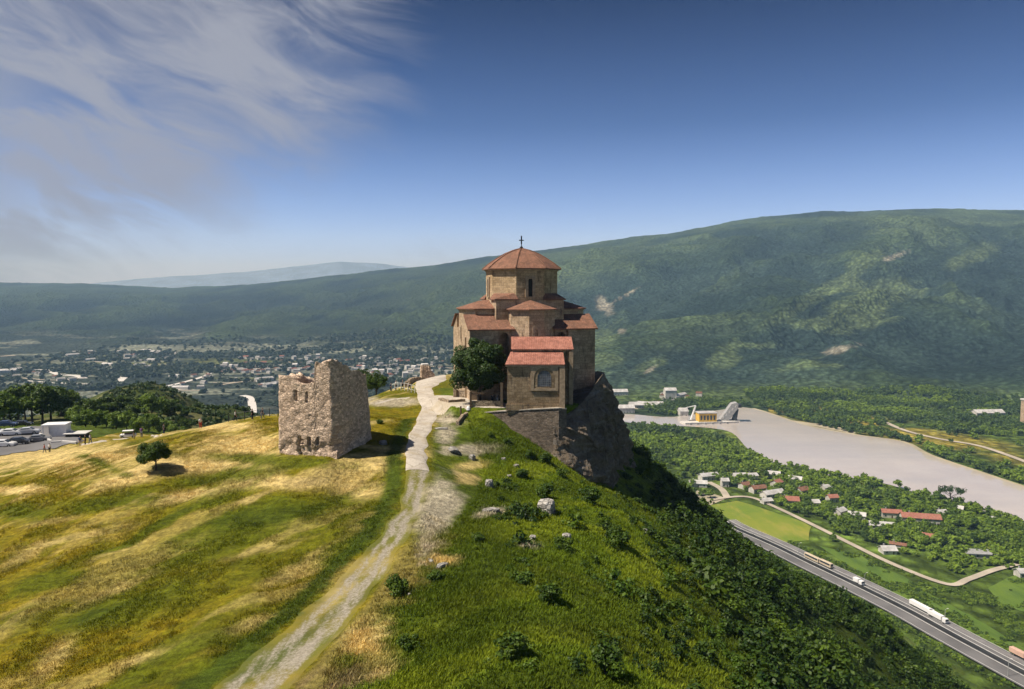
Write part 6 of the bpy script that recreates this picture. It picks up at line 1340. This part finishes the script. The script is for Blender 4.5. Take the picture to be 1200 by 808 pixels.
def person(x, y, z, face, pose, top, bot, lb, h_=1.72):
    for c_ in (top, bot):
        if 'cl_' + c_ not in M: M['cl_' + c_] = flat('cloth_' + c_.replace(' ', '_'), CL[c_], .15, 8, .9)
    r_ = empty('person', (x, y, z), R(face), lb, 'person'); k = h_ / 1.75; r_.scale = (k, k, k)
    st_ = .22 if pose == 'walk' else .03
    # x = forward
    J = {'pel': (0, 0, .95), 'wai': (0, 0, 1.10), 'che': (0, 0, 1.32), 'nek': (0, 0, 1.48), 'chin': (.02, 0, 1.55), 'hed': (.015, 0, 1.65), 'crn': (0, 0, 1.72), 'nos': (.10, 0, 1.635)}
    for s_, n_ in ((1, 'l'), (-1, 'r')):
        f = st_ * s_; J['hip' + n_] = (0, .09 * s_, .90); J['kne' + n_] = (f * .6 + .03, .10 * s_, .50); J['ank' + n_] = (f - (.04 if pose == 'walk' and s_ < 0 else 0), .10 * s_, .09); J['toe' + n_] = (f + .17, .11 * s_, .035)
        J['sho' + n_] = (0, .19 * s_, 1.42)
        if pose == 'phone' and s_ < 0: J['elb' + n_] = (.12, .24 * s_, 1.18); J['wri' + n_] = (.33, .12 * s_, 1.34); hd = (.30, 0, .95)
        else: J['elb' + n_] = (-f * .35, .24 * s_, 1.14); J['wri' + n_] = (-f * .9 + .06, .25 * s_, .90); hd = (.25, 0, -.97)
        w_ = Vector(J['wri' + n_]); hv = Vector(hd); J['plm' + n_] = tuple(w_ + hv * .08)
        sidev = Vector((1, 0, 0)) if abs(hd[2]) > .96 else Vector((0, 1, 0))
        for q in range(4):
            b_ = w_ + hv * .09 + sidev * (.026 - q * .018); J['f%d%s' % (q, n_)] = tuple(b_ + hv * .03); J['g%d%s' % (q, n_)] = tuple(b_ + hv * (.085 - .012 * abs(q - 1.3)) + Vector((0, -.015 * s_, 0)))
        J['t' + n_] = tuple(w_ + hv * .05 + sidev * .05); J['u' + n_] = tuple(w_ + hv * .085 + sidev * .062)
    ks = list(J); ix = {a: i for i, a in enumerate(ks)}
    E = [('pel', 'wai'), ('wai', 'che'), ('che', 'nek'), ('nek', 'chin'), ('chin', 'hed'), ('hed', 'crn'), ('hed', 'nos')]
    Rd = {'pel': .125, 'wai': .115, 'che': .14, 'nek': .055, 'chin': .065, 'hed': .095, 'crn': .065, 'nos': .014}
    for n_ in 'lr':
        E += [('pel', 'hip' + n_), ('hip' + n_, 'kne' + n_), ('kne' + n_, 'ank' + n_), ('ank' + n_, 'toe' + n_), ('che', 'sho' + n_), ('sho' + n_, 'elb' + n_), ('elb' + n_, 'wri' + n_), ('wri' + n_, 'plm' + n_), ('wri' + n_, 't' + n_), ('t' + n_, 'u' + n_)]
        for q in range(4): E += [('plm' + n_, 'f%d%s' % (q, n_)), ('f%d%s' % (q, n_), 'g%d%s' % (q, n_))]; Rd['f%d%s' % (q, n_)] = .010; Rd['g%d%s' % (q, n_)] = .008
        Rd.update({'hip' + n_: .09, 'kne' + n_: .06, 'ank' + n_: .042, 'toe' + n_: .035, 'sho' + n_: .062, 'elb' + n_: .042, 'wri' + n_: .028, 'plm' + n_: .034, 't' + n_: .012, 'u' + n_: .009})
    skin_obj('body', [J[a] for a in ks], [(ix[a], ix[b]) for a, b in E], [Rd[a] for a in ks], M['skin'], r_)
    def garment(nm, keys, edges, grow_, m_):
        id2 = {a: i for i, a in enumerate(keys)}; skin_obj(nm, [J[a] for a in keys], [(id2[a], id2[b]) for a, b in edges], [Rd[a] + grow_ for a in keys], m_, r_)
    garment('shirt', ['wai', 'pel', 'che', 'shol', 'shor', 'elbl', 'elbr', 'nek'], [('pel', 'wai'), ('wai', 'che'), ('che', 'nek'), ('che', 'shol'), ('che', 'shor'), ('shol', 'elbl'), ('shor', 'elbr')], .022, M['cl_' + top])
    garment('trousers', ['pel', 'hipl', 'hipr', 'knel', 'kner', 'ankl', 'ankr'], [('pel', 'hipl'), ('pel', 'hipr'), ('hipl', 'knel'), ('hipr', 'kner'), ('knel', 'ankl'), ('kner', 'ankr')], .018, M['cl_' + bot])
    skin_obj('hair', [(-.03, 0, 1.62), (-.035, 0, 1.69), (-.01, 0, 1.755)], [(0, 1), (1, 2)], [.085, .10, .07], M['hair'], r_)
PE = [(276,497,112,'walk','white','black','person in a white top, leftmost of the walkers by the thin rail fence'),(296,496,110,'stand','black','black','person all in black standing before the thin rail fence'),
 (308,494,109,'walk','black','grey','person in black nearest to the ruined tower, walking by the rail'),(235,500,113,'stand','white','red','person in white and red pausing alone on the grey track'),
 (166,513,118,'phone','purple','grey','person in purple holding up a hand beside the small cart'),(157,514,117,'stand','black','beige','person in black between the cart and the purple figure'),(192,508,117,'stand','grey','dark blue','person in grey behind the lone round-topped tree'),
 (106,519,124,'walk','white','blue','person in white at the right end of the group by the kerb blocks'),(100,521,123,'stand','black','black','person in black in the middle of the group by the kerb blocks'),(94,521,123,'walk','blue','beige','person in blue at the left of the group by the kerb blocks'),
 (58,526,127,'stand','white','black','person in white beside the kerb block near the cars'),(52,527,128,'walk','red','grey','person in red walking toward the cars'),
 (458,459,128,'stand','dark blue','black','person in dark blue right of the light green tree'),(464,459,128,'stand','white','grey','person in white beside the dark blue figure at the white posts'),(472,461,127,'walk','black','black','person in black at the middle of the white posts'),(480,461,127,'walk','beige','black','person in beige nearest to the path at the white posts'),
 (577,478,112.5,'walk','black','black','person in black walking on the terrace by the tree trunk'),(583,478,112.8,'stand','grey','white','person in grey and white on the terrace near the chapel')]
for i, (u, v, y, po, a, b, lb) in enumerate(PE):
    q = P(u, v, y); person(q.x, q.y, gz(q.x, q.y) + (.08 if v < 470 or u > 500 else .04), [0, 170, 200, -60, 95, 20][i % 6], po, a, b, lb, 1.66 + .03 * (i % 5))

# ================================================================== AIR
hb = MB().box(-26000, -26000, -4, 26000, 26000, 1400).build('haze', None, None, uv=False) if False else None
me = bpy.data.meshes.new('haze'); bm = bmesh.new(); bmesh.ops.create_cube(bm, size=1); bm.to_mesh(me); bm.free()
hz = link('haze', me); hz.scale = (33000, 33000, 864); hz.location = (0, 0, 428)
m = bpy.data.materials.new('thin_blue_haze'); m.use_nodes = True; N = NT(m.node_tree); N.n.clear()
pv = N.node('ShaderNodeVolumePrincipled', None, Density=1 / 11500, Anisotropy=0.0); pv.inputs['Color'].default_value = (0.40, 0.68, 1.0, 1); pv.inputs['Absorption Color'].default_value = (1, 1, 1, 1)
N.l.new(pv.outputs[0], N.node('ShaderNodeOutputMaterial').inputs['Volume']); me.materials.append(m)
tag(hz, 'thin blue haze filling the valley', kind='stuff')
